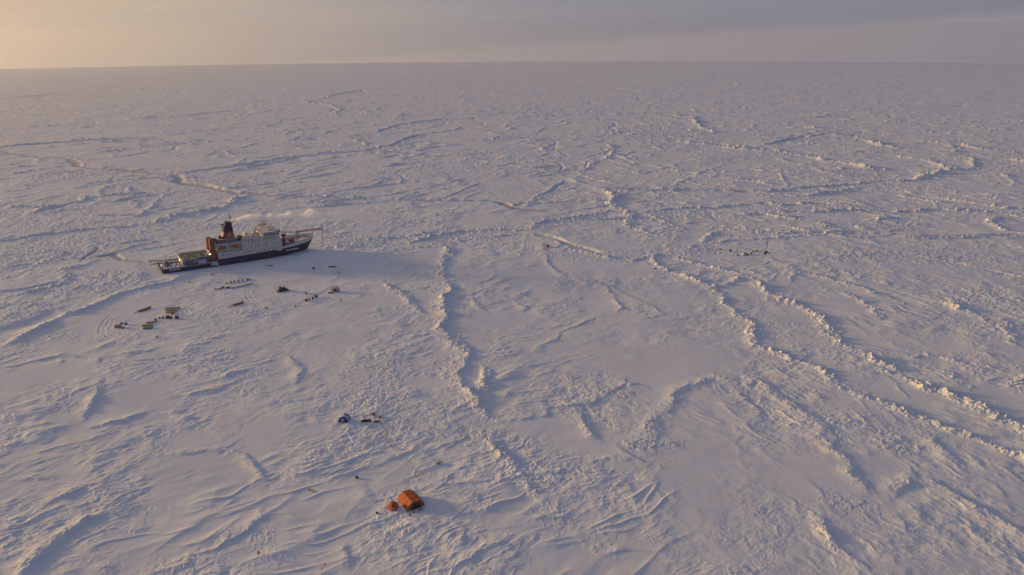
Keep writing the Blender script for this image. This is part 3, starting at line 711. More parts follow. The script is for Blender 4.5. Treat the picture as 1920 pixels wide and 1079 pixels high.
strake(88, 117.6, 1.5, 4.6, 'bow_bulwark', 'white')
# transom
MB().box(-.35, 0., -10.6, 10.6, .4, 4.2).done('transom', 'navy', ship, .08)
MB().box(.6, 38., -11., 11., 3.40, 3.50).done('aft_deck', 'deck_snow', ship)
d_ = MB(); d_.loft([[(x, -y, z), (x, y, z), (x, y, z+.12), (x, -y, z+.12)] for x, y, z in ((86, 11.5, 6.0), (97, 10.6, 6.5), (104, 8.8, 7.3), (109, 6.4, 8.3), (113, 3.9, 8.9), (116.5, 1.0, 9.6))]); d_.done('fore_deck', 'deck_snow', ship)
# decks of the superstructure, from the strake up: (x0,x1,halfbeam,z0,z1)
def house(x0, x1, hb, z0, z1, name='deckhouse', mat='white', bev=.12, tx=0.): 
    h_ = MB().box(x0, x1, -hb, hb, z0, z1, tx).done(name, mat, ship, bev)
    MB().box(x0+.3+tx, x1-.3-tx, -hb+.35, hb-.35, z1+.004, z1+.06).done('deck_surface', 'deck_snow', h_)
    return h_
h1 = house(40.2, 88.6, 12.1, 5.0, 9.6)
h2 = house(58.2, 88.9, 11.9, 9.6, 12.6)
h2b = house(42., 58.15, 8.6, 9.6, 12.6)
h3 = house(58.6, 88.4, 11.7, 12.6, 15.6)
h3b = house(40., 58.55, 8.2, 12.6, 15.2)
h4 = house(62., 87.6, 10.8, 15.6, 17.6)
h5 = house(42.5, 57., 5.4, 15.2, 18.2, mat='grey')
h6 = house(74.8, 87.8, 11.9, 17.6, 20.0, name='bridge')
MB().box(74.6, 88.1, -12.1, 12.1, 20.06, 20.7).done('bridge_roof_band', 'boom', h6, .06)
MB().box(75.2, 87.3, -11.5, 11.5, 20.71, 20.8).done('roof_surface', 'deck_snow', h6)
MB().box(76., 87.86, -11.96, 11.96, 18.5, 19.4).done('bridge_window', 'glass', h6)
random.seed(11)
# windows: each a part of its deck
def windows(hs, xs, y, z, w_=.75, h_=.7):
    for x in xs:
        x += random.uniform(-.35, .35)
        if random.random() < .12: continue
        w_ = random.uniform(.55, 1.15)
        MB().box(x-w_/2, x+w_/2, -y-.04, -y+.1, z-h_/2, z+h_/2).done('window', 'glass', hs)
windows(h1, [43.5, 46, 48.5, 53, 55.5, 60, 62.5, 66, 69, 72, 75, 78, 81, 84.5], 12.1, 7.9)
windows(h2, [60, 62.6, 65.2, 68.5, 71, 74.5, 77.2, 80, 83, 86], 11.9, 11.3)
windows(h3, [60.5, 63.5, 66, 69.5, 72.2, 75.5, 78, 81.5, 84, 86.5], 11.7, 14.3)
windows(h4, [64, 66.5, 70, 72.5, 76, 79, 82], 10.8, 16.7)
windows(h3b, [43.5, 50.5], 8.2, 14.1, 1.6, 1.1)
for y in np.linspace(-10.5, 10.5, 11): MB().box(88.86, 88.94, y-.45, y+.45, 10.9, 11.7).done('window', 'glass', h2)
# rails on the deck edges
for hs, x0, x1, y, z in ((h2b, 42., 58., 12., 9.66), (h3, 58.8, 88., 11.6, 15.66), (h4, 62, 74.6, 10.7, 17.66), (h6, 75.2, 87.4, 11.6, 20.8)):
    for sg in (-1, 1):
        r_ = MB()
        for zz in (.5, 1.0): r_.tube((x0, sg*y, z+zz), (x1, sg*y, z+zz), .05, n=4)
        for x in np.arange(x0, x1+.1, 2.4): r_.tube((x, sg*y, z), (x, sg*y, z+1.0), .05, n=4)
        r_.done('railing', 'white', hs)
# helicopter deck on the aft hangar
MB().box(14.6, 25.6, -8.8, 8.8, 3.51, 8.0).done('aft_laboratory', 'cream', ship, .1)
MB().box(26., 37.4, -7.4, 7.4, 3.51, 7.9).done('hangar', 'grey', ship, .1)
hd = MB().box(14.2, 34.4, -9.6, 9.6, 8.05, 8.7).done('helicopter_deck', 'deck_green', ship, .05)
e_ = MB()
for a, b in (((14., -9.9, 8.5), (34.6, -9.9, 8.5)), ((14., 9.9, 8.5), (34.6, 9.9, 8.5)), ((14., -9.9, 8.5), (14., 9.9, 8.5))):
    e_.tube(a, b, .28, n=6)
e_.done('deck_edge_net', 'cream', hd)
MB().box(15.2, 16., -8.95, -8.7, 4.4, 7.).done('door', 'dark', ship)
for x in (18.2, 22.):
    MB().box(x, x+1.5, -8.93, -8.7, 5.4, 6.6).done('window', 'glass', ship)
MB().box(16.4, 33., -12.0, -9.9, 3.52, 3.9).done('walkway', 'dark', ship)
# working deck clutter belonging to the ship: winches, bollards, crane
for x, y in ((4., -3.), (8., 2.), (5., 5.)): wi = MB(); wi.tube((x, y-1.2, 4.4), (x, y+1.2, 4.4), .9, n=12); wi.box(x-1.1, x+1.1, y-1.5, y-1.25, 3.5, 4.9); wi.box(x-1.1, x+1.1, y+1.25, y+1.5, 3.5, 4.9); wi.done('winch', 'grey', ship)
for x in (2.5, 9, 13, 29, 35):
    for sg in (-1, 1): MB().tube((x, sg*10.6, 3.5), (x, sg*10.6, 4.4), .28, n=8).done('bollard', 'dark', ship)
random.seed(5)
for i in range(26):
    x = random.uniform(1.5, 13.5); y = random.uniform(-10, 9); s1 = random.uniform(.3, .9)
    MB().box(x, x+s1*1.6, y, y+s1, 3.5, 3.5+s1*random.uniform(.5, 1.3), rz=random.uniform(0, 3)).done('deck_box', random.choice(('cream', 'grey', 'dark', 'brown', 'white')), ship)
for i in range(16):
    x = random.uniform(26, 39); y = random.uniform(-12, -8.6); s1 = random.uniform(.3, .9)
    MB().box(x, x+s1*1.3, y, y+s1, 3.5, 3.6+s1*random.uniform(.8, 2.2), rz=random.uniform(0, 3)).done('deck_box', random.choice(('cream', 'grey', 'dark', 'boom', 'dark')), ship)
# aft frame of red oxide beams laid out over the stern
af = MB().tube((-6.5, -4.5, 6.9), (13.2, -4.5, 5.8), .36, n=6).tube((-6.5, 4.5, 6.9), (13.2, 4.5, 5.8), .36, n=6).tube((-6.5, -4.7, 6.9), (-6.5, 4.7, 6.9), .36, n=6)
af.tube((13.2, -4.5, 3.5), (13.2, -4.5, 6.3), .4, n=6).tube((13.2, 4.5, 3.5), (13.2, 4.5, 6.3), .4, n=6).done('stern_frame', 'boom', ship)
# big orange-red crane house abaft the superstructure
ct = MB().box(35.2, 39.4, -9.2, -5.2, 3.6, 20.6, .25, .25).done('crane_tower', 'funnel_red', ship, .25)
MB().box(35.6, 39.0, -9.26, -9.18, 16.2, 18.6).done('window', 'glass', ct)
ct2 = MB().box(34.6, 38.6, -2.2, 3.6, 3.6, 18.8, .2, .2).done('crane_tower', 'funnel_red', ship, .25)
MB().tube((36.6, .6, 18.8), (36.6, .6, 20.4), 1.5, n=12).done('crane_cab', 'funnel_red', ct2, 0)
MB().box(34.0, 35.2, -5., -2.3, 3.6, 11.5).box(34.2, 35.0, -9., -5.2, 9.6, 11.9).done('gantry', 'cream', ship, .1)
MB().truss((36.8, -7.2, 20.9), (44.5, -8.5, 17.6), 1.2, .14, 1.4).done('crane_jib', 'dark', ship)
for p in ((13.4, -5., 7.2), (-.1, -8.4, 6.0), (34.9, -4.9, 8.3), (35., -9.5, 9.4)):
    MB().ball(p, .30, n=7).done('glow_ball', 'glow', ship)  # small emissive balls for the bright points on the after part
for x, y, z in ((-.1, -8.4, 5.8), (-.2, 8.4, 6.4), (13.4, -5., 7.)): MB().tube((x, y, 3.4), (x, y, z), .1, n=5).done('thin_post', 'cream', ship)  # thin deck posts, two of them carrying an emissive ball
MB().box(34.2, 39.2, -12.7, -12.5, 1.2, 3.6).tube((35.5, -12.7, 3.8), (39.6, -14.2, .6), .25, n=6).tube((34.6, -12.7, 3.8), (38.7, -14.2, .6), .25, n=6).done('gangway', 'cream', ship)
# funnel
fn = MB().loft([[(46.2-2*0, -3.4, 18.2), (55.6, -3.4, 18.2), (55.6, 3.4, 18.2), (46.2, 3.4, 18.2)], [(48.0, -2.8, 23.2), (55.1, -2.8, 23.2), (55.1, 2.8, 23.2), (48.0, 2.8, 23.2)]]).done('funnel', 'funnel_red', ship, .3)
ft = MB().loft([[(48.0, -2.78, 23.2), (55.1, -2.78, 23.2), (55.1, 2.78, 23.2), (48.0, 2.78, 23.2)], [(50.0, -2.2, 30.2), (54.8, -2.2, 30.2), (54.8, 2.2, 30.2), (50.0, 2.2, 30.2)]]).done('funnel_top', 'navy', fn, .25)
for x in (50.9, 52.4, 53.9):
    for y in (-1.1, 1.1): MB().tube((x, y, 30.), (x-.2, y, 31.3), .42, n=8).done('exhaust_pipe', 'dark', fn)
lg = MB().tube((51.6, -3.10, 20.8), (51.6, -3.22, 20.8), 1.25, n=20)
lg.done('funnel_emblem', 'cream', fn)
lg = MB().loft([[(50.9, -3.3, 20.1), (52.3, -3.3, 20.1), (52.6, -3.3, 20.9), (52.0, -3.3, 21.6), (51.1, -3.3, 21.5), (50.6, -3.3, 20.8)], [(50.9, -3.2, 20.1), (52.3, -3.2, 20.1), (52.6, -3.2, 20.9), (52.0, -3.2, 21.6), (51.1, -3.2, 21.5), (50.6, -3.2, 20.8)]]).done('emblem_ring', 'grey', fn)
MB().tube((48.2, -1.4, 22.8), (47.8, -1.4, 25.6), .5, n=8).tube((47.6, -1.4, 25.6), (47.6, -1.4, 29.2), 1.5, 1.35, n=14).done('exhaust_drum', 'cream', ship)
MB().tube((47.6, -1.4, 29.2), (47.6, -1.4, 29.9), 1.45, 1.1, n=14).done('drum_cap', 'dark', ship)
MB().tube((54.3, 0, 29.), (54.4, 0, 36.), .30, .16, n=6).tube((54.4, 0, 36), (54.3, 0, 38.6), .12, .06, n=5).box(53.7, 55.1, -.9, .9, 33.2, 33.5).tube((54.4, -1.3, 35), (54.4, 1.3, 35), .10, n=4).box(54., 54.8, -.4, .4, 34.2, 34.9).done('aft_mast', 'dark', ship)
# lumps on the boat deck and funnel deck
for a in ((41., 44., -4.5, -2., 15.3, 17.4), (41., 43.5, 2., 5., 15.3, 17.8), (57.5, 60.5, -4, -1.5, 15.7, 17.6), (59., 61.5, 1., 5., 15.7, 18.0), (44., 46., -2., 1., 18.3, 20.4)): MB().box(*a).done('ventilator_box', 'dark', ship, .15)
for a in ((62.5, 66.5, -8., -3., 17.7, 18.7), (67.5, 69.5, -6., -3.5, 17.7, 19.6), (70., 73.5, -8.5, -6., 17.7, 18.9), (64., 67., 2., 6., 17.7, 19.6), (70.5, 73.6, 1., 5., 17.7, 19.4), (60., 61.8, -10.5, -8.5, 15.7, 17.4)): MB().box(*a, rz=.1).done('deck_locker', 'cream', ship, .15)
MB().truss((59.5, -7.5, 17.2), (69.8, -8.2, 20.9), 1.1, .16, 1.5).tube((60, -7.5, 15.6), (60, -7.5, 17.6), .6, n=10).done('midship_crane', 'cream', ship)
MB().ball((70.7, -3., 21.2), 1.1).tube((70.7, -3., 17.6), (70.7, -3., 20.3), .35, n=8).done('satellite_dome', 'white', ship, smooth=True)
MB().ball((73.4, 3.6, 21.4), 1.2).tube((73.4, 3.6, 17.6), (73.4, 3.6, 20.4), .35, n=8).done('satellite_dome', 'white', ship, smooth=True)
# main mast above the bridge
mm = MB()
for sx, sy in ((-1, -1), (1, -1), (1, 1), (-1, 1)):
    mm.tube((78.6+sx*1.9, sy*1.7, 20.7), (78.6+sx*.8, sy*.7, 28.6), .17, n=6)
for k in range(4):
    z = 21.5+k*1.9; q = 1.8-k*.27
    for a, b in (((-1, -1), (1, -1)), ((1, -1), (1, 1)), ((1, 1), (-1, 1)), ((-1, 1), (-1, -1))):
        mm.tube((78.6+a[0]*q, a[1]*q*.9, z), (78.6+b[0]*(q-.2), b[1]*(q-.2)*.9, z+1.7), .10, n=4)
mt = mm.done('main_mast', 'yellow', ship)
MB().box(74.6, 81.4, -2.6, 2.6, 24.9, 25.25).box(76.6, 81.6, -1.9, 1.9, 27.6, 27.9).done('mast_platform', 'yellow', mt)
MB().ball((80.4, -1., 29.0), .9).done('radar_dome', 'white', mt, smooth=True)
MB().box(75., 75.4, -1.8, 1.8, 26.2, 26.5).tube((75.2, 0, 25.2), (75.2, 0, 26.3), .18, n=6).box(77.3, 77.6, -2., 2., 28.8, 29.1).tube((77.5, 0, 27.8), (77.5, 0, 28.9), .18, n=6).done('radar_bar', 'grey', mt)
for a, b in (((79.6, 1.2, 27.8), (79.6, 1.2, 31.6)), ((78.8, -1.4, 27.8), (78.8, -1.4, 31.0)), ((81.2, 1.6, 25.2), (81.2, 1.6, 29.4))): MB().tube(a, b, .08, n=4).done('whip_antenna', 'grey', mt)
for x, y, h_ in ((83.4, -4.4, 4.6), (84.6, -2.4, 4.8), (85.2, 2.0, 3.6), (83.2, 4.8, 3.8), (86., -6., 3.)): MB().tube((x, y, 20.8), (x, y, 20.8+h_), .26, n=6).done('signal_post', 'cream', ship)
MB().box(80.8, 84.6, -7., -3.6, 20.8, 22.2).done('roof_locker', 'white', ship, .15); MB().box(82., 85., 3., 6.5, 20.8, 21.8).done('roof_locker', 'white', ship, .15)
# foredeck
MB().box(88.95, 91.2, -9.8, 9.8, 7.7, 8.9).done('winch_platform', 'grey', ship, .1)
for sg in (-1, 1):
    cp = MB().tube((91.8, sg*8.2, 6.1), (91.8, sg*8.2, 15.4), 1.25, 1.15, n=16).done('foredeck_crane', 'funnel_red', ship)
    MB().box(90.2, 93.6, sg*8.2-1.5, sg*8.2+1.5, 15.4, 17.1).done('crane_cab', 'dark', cp, .2)
    MB().truss((93.5, sg*8.0, 14.6), (108.5, sg*3.6, 13.6), 1.1, .15, 1.6).done('crane_jib', 'white' if sg < 0 else 'cream', cp)
MB().box(99.5, 104., -4.6, 2., 7.3, 8.6).done('hatch_cover', 'deck_snow', ship, .15); MB().box(94.2, 98.4, -5.5, 3.5, 6.9, 8.4).done('hatch_cover', 'deck_snow', ship, .15)
MB().tube((105, 0, 8.), (105, 0, 15.6), .5, .3, n=8).tube((105, -2.4, 12.8), (105, 2.4, 12.8), .15, n=5).done('fore_mast', 'boom', ship)
bmn = MB().truss((104.6, 0, 15.0), (126.0, 0, 14.6), 1.5, .17, 1.7).tube((105, 0, 8.), (106.6, 0, 15.), .2, n=5).tube((113.5, 0, 9.6), (110, 0, 14.8), .18, n=5).done('bow_boom', 'boom', ship)
MB().truss((126.2, 0, 19.6), (126.2, 0, .6), .55, .07, 1.1, up=Vector((1, 0, 0))).done('instrument_mast', 'boom', bmn)
MB().tube((104.8, 0, 15.6), (126.2, 0, 19.4), .05, n=4).done('stay_wire', 'grey', bmn)
# lettering
def text_part(txt, size, loc, rot, parent, name='ship_name'):
    cu = bpy.data.curves.new(name, 'FONT'); cu.body = txt; cu.size = size; cu.extrude = .02; cu.offset = .035*size; cu.align_x = 'LEFT'
    to = bpy.data.objects.new(name, cu); COL.objects.link(to); bpy.context.view_layer.update()
    me_ = bpy.data.meshes.new_from_object(to.evaluated_get(bpy.context.evaluated_depsgraph_get()))
    bpy.data.objects.remove(to); me_.materials.clear(); me_.materials.append(M['letter'])
    o = bpy.data.objects.new(name, me_); COL.objects.link(o); o.parent = parent; o.location = loc; o.rotation_euler = rot
    return o
text_part('POLARSTERN', 1.75, (91.6, -11.72, 3.75), (rad(102), 0, rad(8.8)), ship)
text_part('POLARSTERN', 1.25, (4.6, -12.05, 1.9), (rad(94), 0, rad(-1.5)), ship)

# lifeboats hang in their davits above the rail
def lifeboat():
    t = root('lifeboat', '', 'lifeboat')
    R_ = []
    for x, w_, z0 in ((-3.9, .15, .9), (-3.3, .9, .35), (-1.8, 1.4, 0.), (1.8, 1.4, 0.), (3.2, .95, .35), (3.9, .15, .9)):
        R_.append([(x, -w_, 1.25), (x, -w_*.75, z0+.35), (x, 0, z0), (x, w_*.75, z0+.35), (x, w_, 1.25)])
    MB().loft(R_).done('boat_hull', 'boat_orange', t)
    MB().loft([[(-3.2, -.7, 1.27), (-3.2, .7, 1.27), (-3.0, .3, 1.7), (-3.0, -.3, 1.7)], [(-1.6, -1.2, 1.27), (-1.6, 1.2, 1.27), (-1.6, .8, 2.5), (-1.6, -.8, 2.5)],
               [(2.2, -1.2, 1.27), (2.2, 1.2, 1.27), (2.2, .8, 2.5), (2.2, -.8, 2.5)], [(3.2, -.7, 1.27), (3.2, .7, 1.27), (3.0, .3, 1.7), (3.0, -.3, 1.7)]]).done('canopy', 'boat_orange', t)
    return t
def to_world(x, y, z):
    return ship.location + Matrix.Rotation(TH, 3, 'Z') @ Vector((x, y, z))
lb = lifeboat(); u = [False]
for x, lab in ((43.6, 'orange covered lifeboat in its davits, nearer the stern'), (53.6, 'orange covered lifeboat in its davits, nearer the bow')):
    o = lb if not u[0] else dup(lb); u[0] = True
    o.location = to_world(x, -10.5, 11.9); o.rotation_euler = (0, 0, TH); o['label'] = lab; o['group'] = 'lifeboats on the ship'
for x in (40.8, 46.4, 50.8, 56.4):
    MB().path([(x, -11.6, 9.7), (x, -12., 13.6), (x, -10.8, 15.), (x, -9.2, 15.3)], .2).tube((x, -9.2, 9.7), (x, -9.2, 15.3), .22, n=6).done('davit', 'cream', ship)
# containers and work gear standing on the after deck
def container(name, mat, sz=(6.06, 2.44, 2.59)):
    t = root(name, '', 'container')
    b_ = MB().box(-sz[0]/2, sz[0]/2, -sz[1]/2, sz[1]/2, .08, sz[2]).done('container_body', mat, t, .05)
    r_ = MB()
    for sx in (-1, 1):
        for sy in (-1, 1): r_.box(sx*sz[0]/2-.1, sx*sz[0]/2+.1, sy*sz[1]/2-.1, sy*sz[1]/2+.1, 0, sz[2]+.05)
    r_.done('corner_post', 'grey', t)
    MB().box(sz[0]/2+.005, sz[0]/2+.06, -sz[1]/2+.15, sz[1]/2-.15, .2, sz[2]-.15).done('door', mat, t)
    return t
ca = container('shipping_container', 'blue'); ca['label'] = 'blue shipping container on the after deck beside the white laboratory'
ca.location = to_world(18.5, -10.6, 3.95); ca.rotation_euler = (0, 0, TH)
cb = container('shipping_container', 'tent_white'); cb['label'] = 'white shipping container on the after deck under the green landing deck edge'
cb.location = to_world(28., -10.8, 3.95); cb.rotation_euler = (0, 0, TH)
cc = container('shipping_container', 'red', (4., 2.4, 2.3)); cc['label'] = 'small red container on the snowy foredeck ahead of the crane'
cc.location = to_world(99.2, -3.2, 8.5); cc.rotation_euler = (0, 0, TH+.05)

# ================================================================== steam from the funnel
pm = bpy.data.materials.new('smoke'); pm.use_nodes = True
t = NT(pm.node_tree); t.n.clear(); po = t.new('ShaderNodeOutputMaterial'); pv = t.new('ShaderNodeVolumePrincipled')
tcx = t.new('ShaderNodeTexCoord').outputs['Object']
ox_, oy_, oz_ = t.sep(tcx)
k_ = t.math('DIVIDE', ox_, 92.)                      # 0 at the funnel, 1 at the far end
wob = t.new('ShaderNodeTexNoise'); t.put(wob.inputs['Vector'], tcx); wob.inputs['Scale'].default_value = .13; wob.inputs['Detail'].default_value = 5.; wob.inputs['Roughness'].default_value = .62
big = t.noise(t.comb(t.math('MULTIPLY', ox_, 1.), 0., 0.), .085, 2., .5)
rise = t.math('MULTIPLY', t.math('POWER', t.math('MAXIMUM', k_, 0.001), .55), 5.2)
rad_ = t.math('ADD', t.math('MULTIPLY', t.math('POWER', t.math('MAXIMUM', k_, 0.001), .55), 5.0), .9)
dy = oy_; dz = t.math('SUBTRACT', oz_, rise)
dist = t.math('DIVIDE', t.math('SQRT', t.math('ADD', t.math('MULTIPLY', dy, dy), t.math('MULTIPLY', dz, dz))), rad_)
f = t.math('ADD', t.math('SUBTRACT', .78, dist), t.math('MULTIPLY', t.math('SUBTRACT', wob.outputs[0], .5), 3.0))
f = t.math('ADD', f, t.math('MULTIPLY', t.math('SUBTRACT', big, .5), 1.6))
f = t.ramp(f, .0, .22)
fade = t.math('MULTIPLY', t.ramp(k_, .0, .03), t.ramp(k_, 1.0, .55))
fade = t.math('MULTIPLY', fade, t.ramp(k_, .0, .75, 1., .16, smooth=False))
t.put(pv.inputs['Density'], t.math('MULTIPLY', t.math('MULTIPLY', f, fade), 3.5))
pv.inputs['Color'].default_value = (.995, .995, 1., 1); pv.inputs['Anisotropy'].default_value = .0
t.l.new(pv.outputs[0], po.inputs['Volume'])
sb = MB().loft([[(x, r_*math.cos(a), zc+r_*math.sin(a)) for a in [2*math.pi*i/12 for i in range(12)]] for x, r_, zc in ((0, 1.6, .2), (12, 5.5, 2.), (40, 9.5, 3.2), (92, 12., 5.))])
sm_o = sb.done('smoke', pm)
sm_o.location = to_world(52.6, 0, 31.2); sm_o.rotation_euler = (0, 0, rad(-4)); sm_o['kind'] = 'stuff'; sm_o['label'] = 'pale plume of funnel steam drifting over the bow'

# ================================================================== camp on the ice
def tent_shell(section, y0, y1, name, mat, parent, curve=0.):
    """panelled tunnel along y from a half section in x,z"""
    return MB().loft([[(x, y, z) for x, z in section] for y in (y0, y1)])
# large orange tent
bt = root('tunnel_tent', 'large orange panelled tent with a dark open doorway, next to the smaller orange hut', 'tent', settle(771, 944, .0), math.atan2(-.36, .93)+math.pi+math.pi)
bt.rotation_euler = (0, 0, rad(33)); bt.scale = (1.12,)*3
sec = [(-3.1, -.4), (-3.15, .4), (-2.75, 1.7), (-1.25, 2.95), (1.25, 2.95), (2.75, 1.7), (3.15, .4), (3.1, -.4)]
sh = MB().loft([[(x, 3.6, z) for x, z in sec], [(x*1.01, 1.2, z*1.01) for x, z in sec], [(x*1.01, -1.2, z*1.01) for x, z in sec], [(x, -3.6, z) for x, z in sec]]).done('tent_shell', 'tent_orange', bt)
rb = MB()
for y, k in ((3.58, 1.), (1.2, 1.01), (-1.2, 1.01), (-3.58, 1.)):
    P_ = [(x*k*1.006, y, z*k*1.006) for x, z in sec]; rb.path(P_, .05, 5)
rb.done('tent_seam', 'rope', bt)
dr = [(-1.75, -.3), (-1.75, 1.3), (-1.1, 2.2), (0, 2.4), (1.1, 2.2), (1.75, 1.3), (1.75, -.3)]
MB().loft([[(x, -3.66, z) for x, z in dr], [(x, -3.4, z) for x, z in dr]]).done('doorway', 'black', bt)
MB().path([(x, -3.7, z) for x, z in dr], .09, 5).done('door_frame', 'wood', bt)
for x, y in ((5.2, 2.6), (5.4, -1.), (-5., 2.6)): MB().tube((x*.55, y, 1.6), (x, y*1.15, 0.), .025, n=4).done('guy_rope', 'dark', bt)
# small orange hut
bh = root('dome_hut', 'small orange faceted hut beside the larger orange tent', 'hut', settle(737, 953, 0.), rad(12))
def ring(r, z, n=8, ph=.2, sx=1.): return [(r*sx*math.cos(2*math.pi*i/n+ph), r*math.sin(2*math.pi*i/n+ph), z) for i in range(n)]
MB().loft([ring(1.9, -.4, 6), ring(2.1, .7, 6), ring(1.65, 1.9, 6), ring(.75, 2.6, 6)]).done('hut_shell', 'tent_orange', bh)
MB().box(-.5, .5, -2.0, -1.75, -.1, 1.3).done('door', 'rope', bh)
MB().tube((0, 0, 2.55), (0, 0, 2.8), .3, n=8).done('vent_cap', 'rope', bh)
# blue tunnel tent
tb = root('tunnel_tent', 'navy blue and white striped tunnel tent with a white window in its front', 'tent', settle(643, 793, 0.), rad(-9))
arc = [(-2.3, -.3)]+[(2.3*math.cos(a), 2.75*math.sin(a)) for a in np.linspace(math.pi, 0, 11)]+[(2.3, -.3)]
for y0, y1, m_ in ((-.02, .75, 'tent_blue'), (.75, 2.9, 'tent_white'), (2.9, 3.8, 'tent_blue')):
    MB().loft([[(x, y0, z) for x, z in arc], [(x, y1, z) for x, z in arc]]).done('tent_panel', m_, tb, smooth=False)
MB().box(-.62, .62, -.10, -.03, .9, 2.0).done('window', 'tent_white', tb)
MB().box(-.52, .52, -.45, -.03, -.2, .85).done('entrance_box', 'wood', tb, .04)
MB().loft([[(-2.9, -.5, -.2), (2.9, -.5, -.2), (2.9, 4.4, -.2), (-2.9, 4.4, -.2)], [(-2.5, -.1, .2), (2.5, -.1, .2), (2.5, 4., .2), (-2.5, 4., .2)]]).done('snow_skirt', sm, tb)
# distant amber hut
ah_ = .75
ah = root('dome_hut', 'amber yellow dome hut standing alone below the far pressure ridge', 'hut', settle(1026, 463, 0.), .3)
MB().loft([ring(2.0, -.3, 8), ring(2.3, .9, 8), ring(1.8, 2.2, 8), ring(.7, 2.9, 8)]).done('hut_shell', 'amber', ah)
MB().box(-.5, .5, -2.25, -2.0, 0, 1.7).done('door', 'brown', ah); ah.scale = (ah_,)*3

# ---- snowmobiles
def snowmobile():
    t = root('snowmobile', '', 'snowmobile')
    MB().loft([[(-1.35, -.32, .1), (-1.35, .32, .1), (-1.35, .3, .5), (-1.35, -.3, .5)], [(.5, -.36, .1), (.5, .36, .1), (.5, .3, .62), (.5, -.3, .62)]]).done('track_tunnel', 'black', t)
    MB().loft([[(.35, -.42, .3), (.35, .42, .3), (.35, .36, .95), (.35, -.36, .95)], [(1.0, -.46, .3), (1.0, .46, .3), (1.0, .34, .85), (1.0, -.34, .85)], [(1.55, -.24, .35), (1.55, .24, .35), (1.55, .2, .5), (1.55, -.2, .5)]]).done('hood', 'maroon', t)
    MB().box(-1.15, .3, -.22, .22, .58, .84, .05).done('seat', 'black', t, .04)
    for sg in (-1, 1): MB().loft([[(.7, sg*.48-.08, .02), (.7, sg*.48+.08, .02), (.7, sg*.48+.08, .07), (.7, sg*.48-.08, .07)], [(1.7, sg*.48-.07, .02), (1.7, sg*.48+.07, .02), (1.7, sg*.48+.07, .07), (1.7, sg*.48-.07, .07)], [(2.0, sg*.48-.04, .2), (2.0, sg*.48+.04, .2), (2.0, sg*.48+.04, .24), (2.0, sg*.48-.04, .24)]]).tube((1.2, sg*.48, .05), (1.1, sg*.25, .45), .04, n=5).done('ski', 'dark', t)
    MB().loft([[(.75, -.3, .9), (.75, .3, .9), (.8, .3, .9), (.8, -.3, .9)], [(.55, -.24, 1.3), (.55, .24, 1.3), (.6, .24, 1.3), (.6, -.24, 1.3)]]).done('windshield', 'glass', t)
    MB().tube((.4, -.36, 1.1), (.4, .36, 1.1), .03, n=5).tube((.5, 0, .8), (.4, 0, 1.1), .03, n=5).done('handlebar', 'black', t)
    return t
smp = snowmobile(); su = [False]
row = [(425, 532.5), (433, 530.3), (439.6, 529.3), (447, 528.2), (455.5, 527.2), (463.3, 526), (468, 525)]
ordw = ['leftmost', 'second from the left', 'third from the left', 'middle one', 'third from the right', 'second from the right', 'rightmost']
for (px, py), wd in zip(row, ordw):
    place(smp, su, px, py, rad(118)+.15*math.sin(px), 'dark snowmobile parked in the row of seven below the ship, '+wd, 'snowmobiles parked in a row', 1.05)
for px, py, rz, lab in ((417.5, 540.5, 1.0, 'dark red snowmobile left of centre in the lower row below the parked snowmobiles'), (427, 540.5, 1.2, 'dark red snowmobile at the middle of the lower row, right of another'),
                        (574, 551, 2.0, 'dark snowmobile alone between the groomer and the crate sledges'), (619, 550.5, .3, 'dark snowmobile in front of the white frame shelter'),
                        (683, 791, .2, 'black snowmobile by the blue tent, nearer the tent'), (689, 790.5, .3, 'black snowmobile by the blue tent, nearer the cable'),
                        (1401, 478.5, .5, 'dark snowmobile beside the pale box at the far right camp'), (625, 501.5, .1, 'dark snowmobile at the far end of the cable near the bow')):
    place(smp, su, px, py, rz, lab, 'single snowmobiles', 1.1)

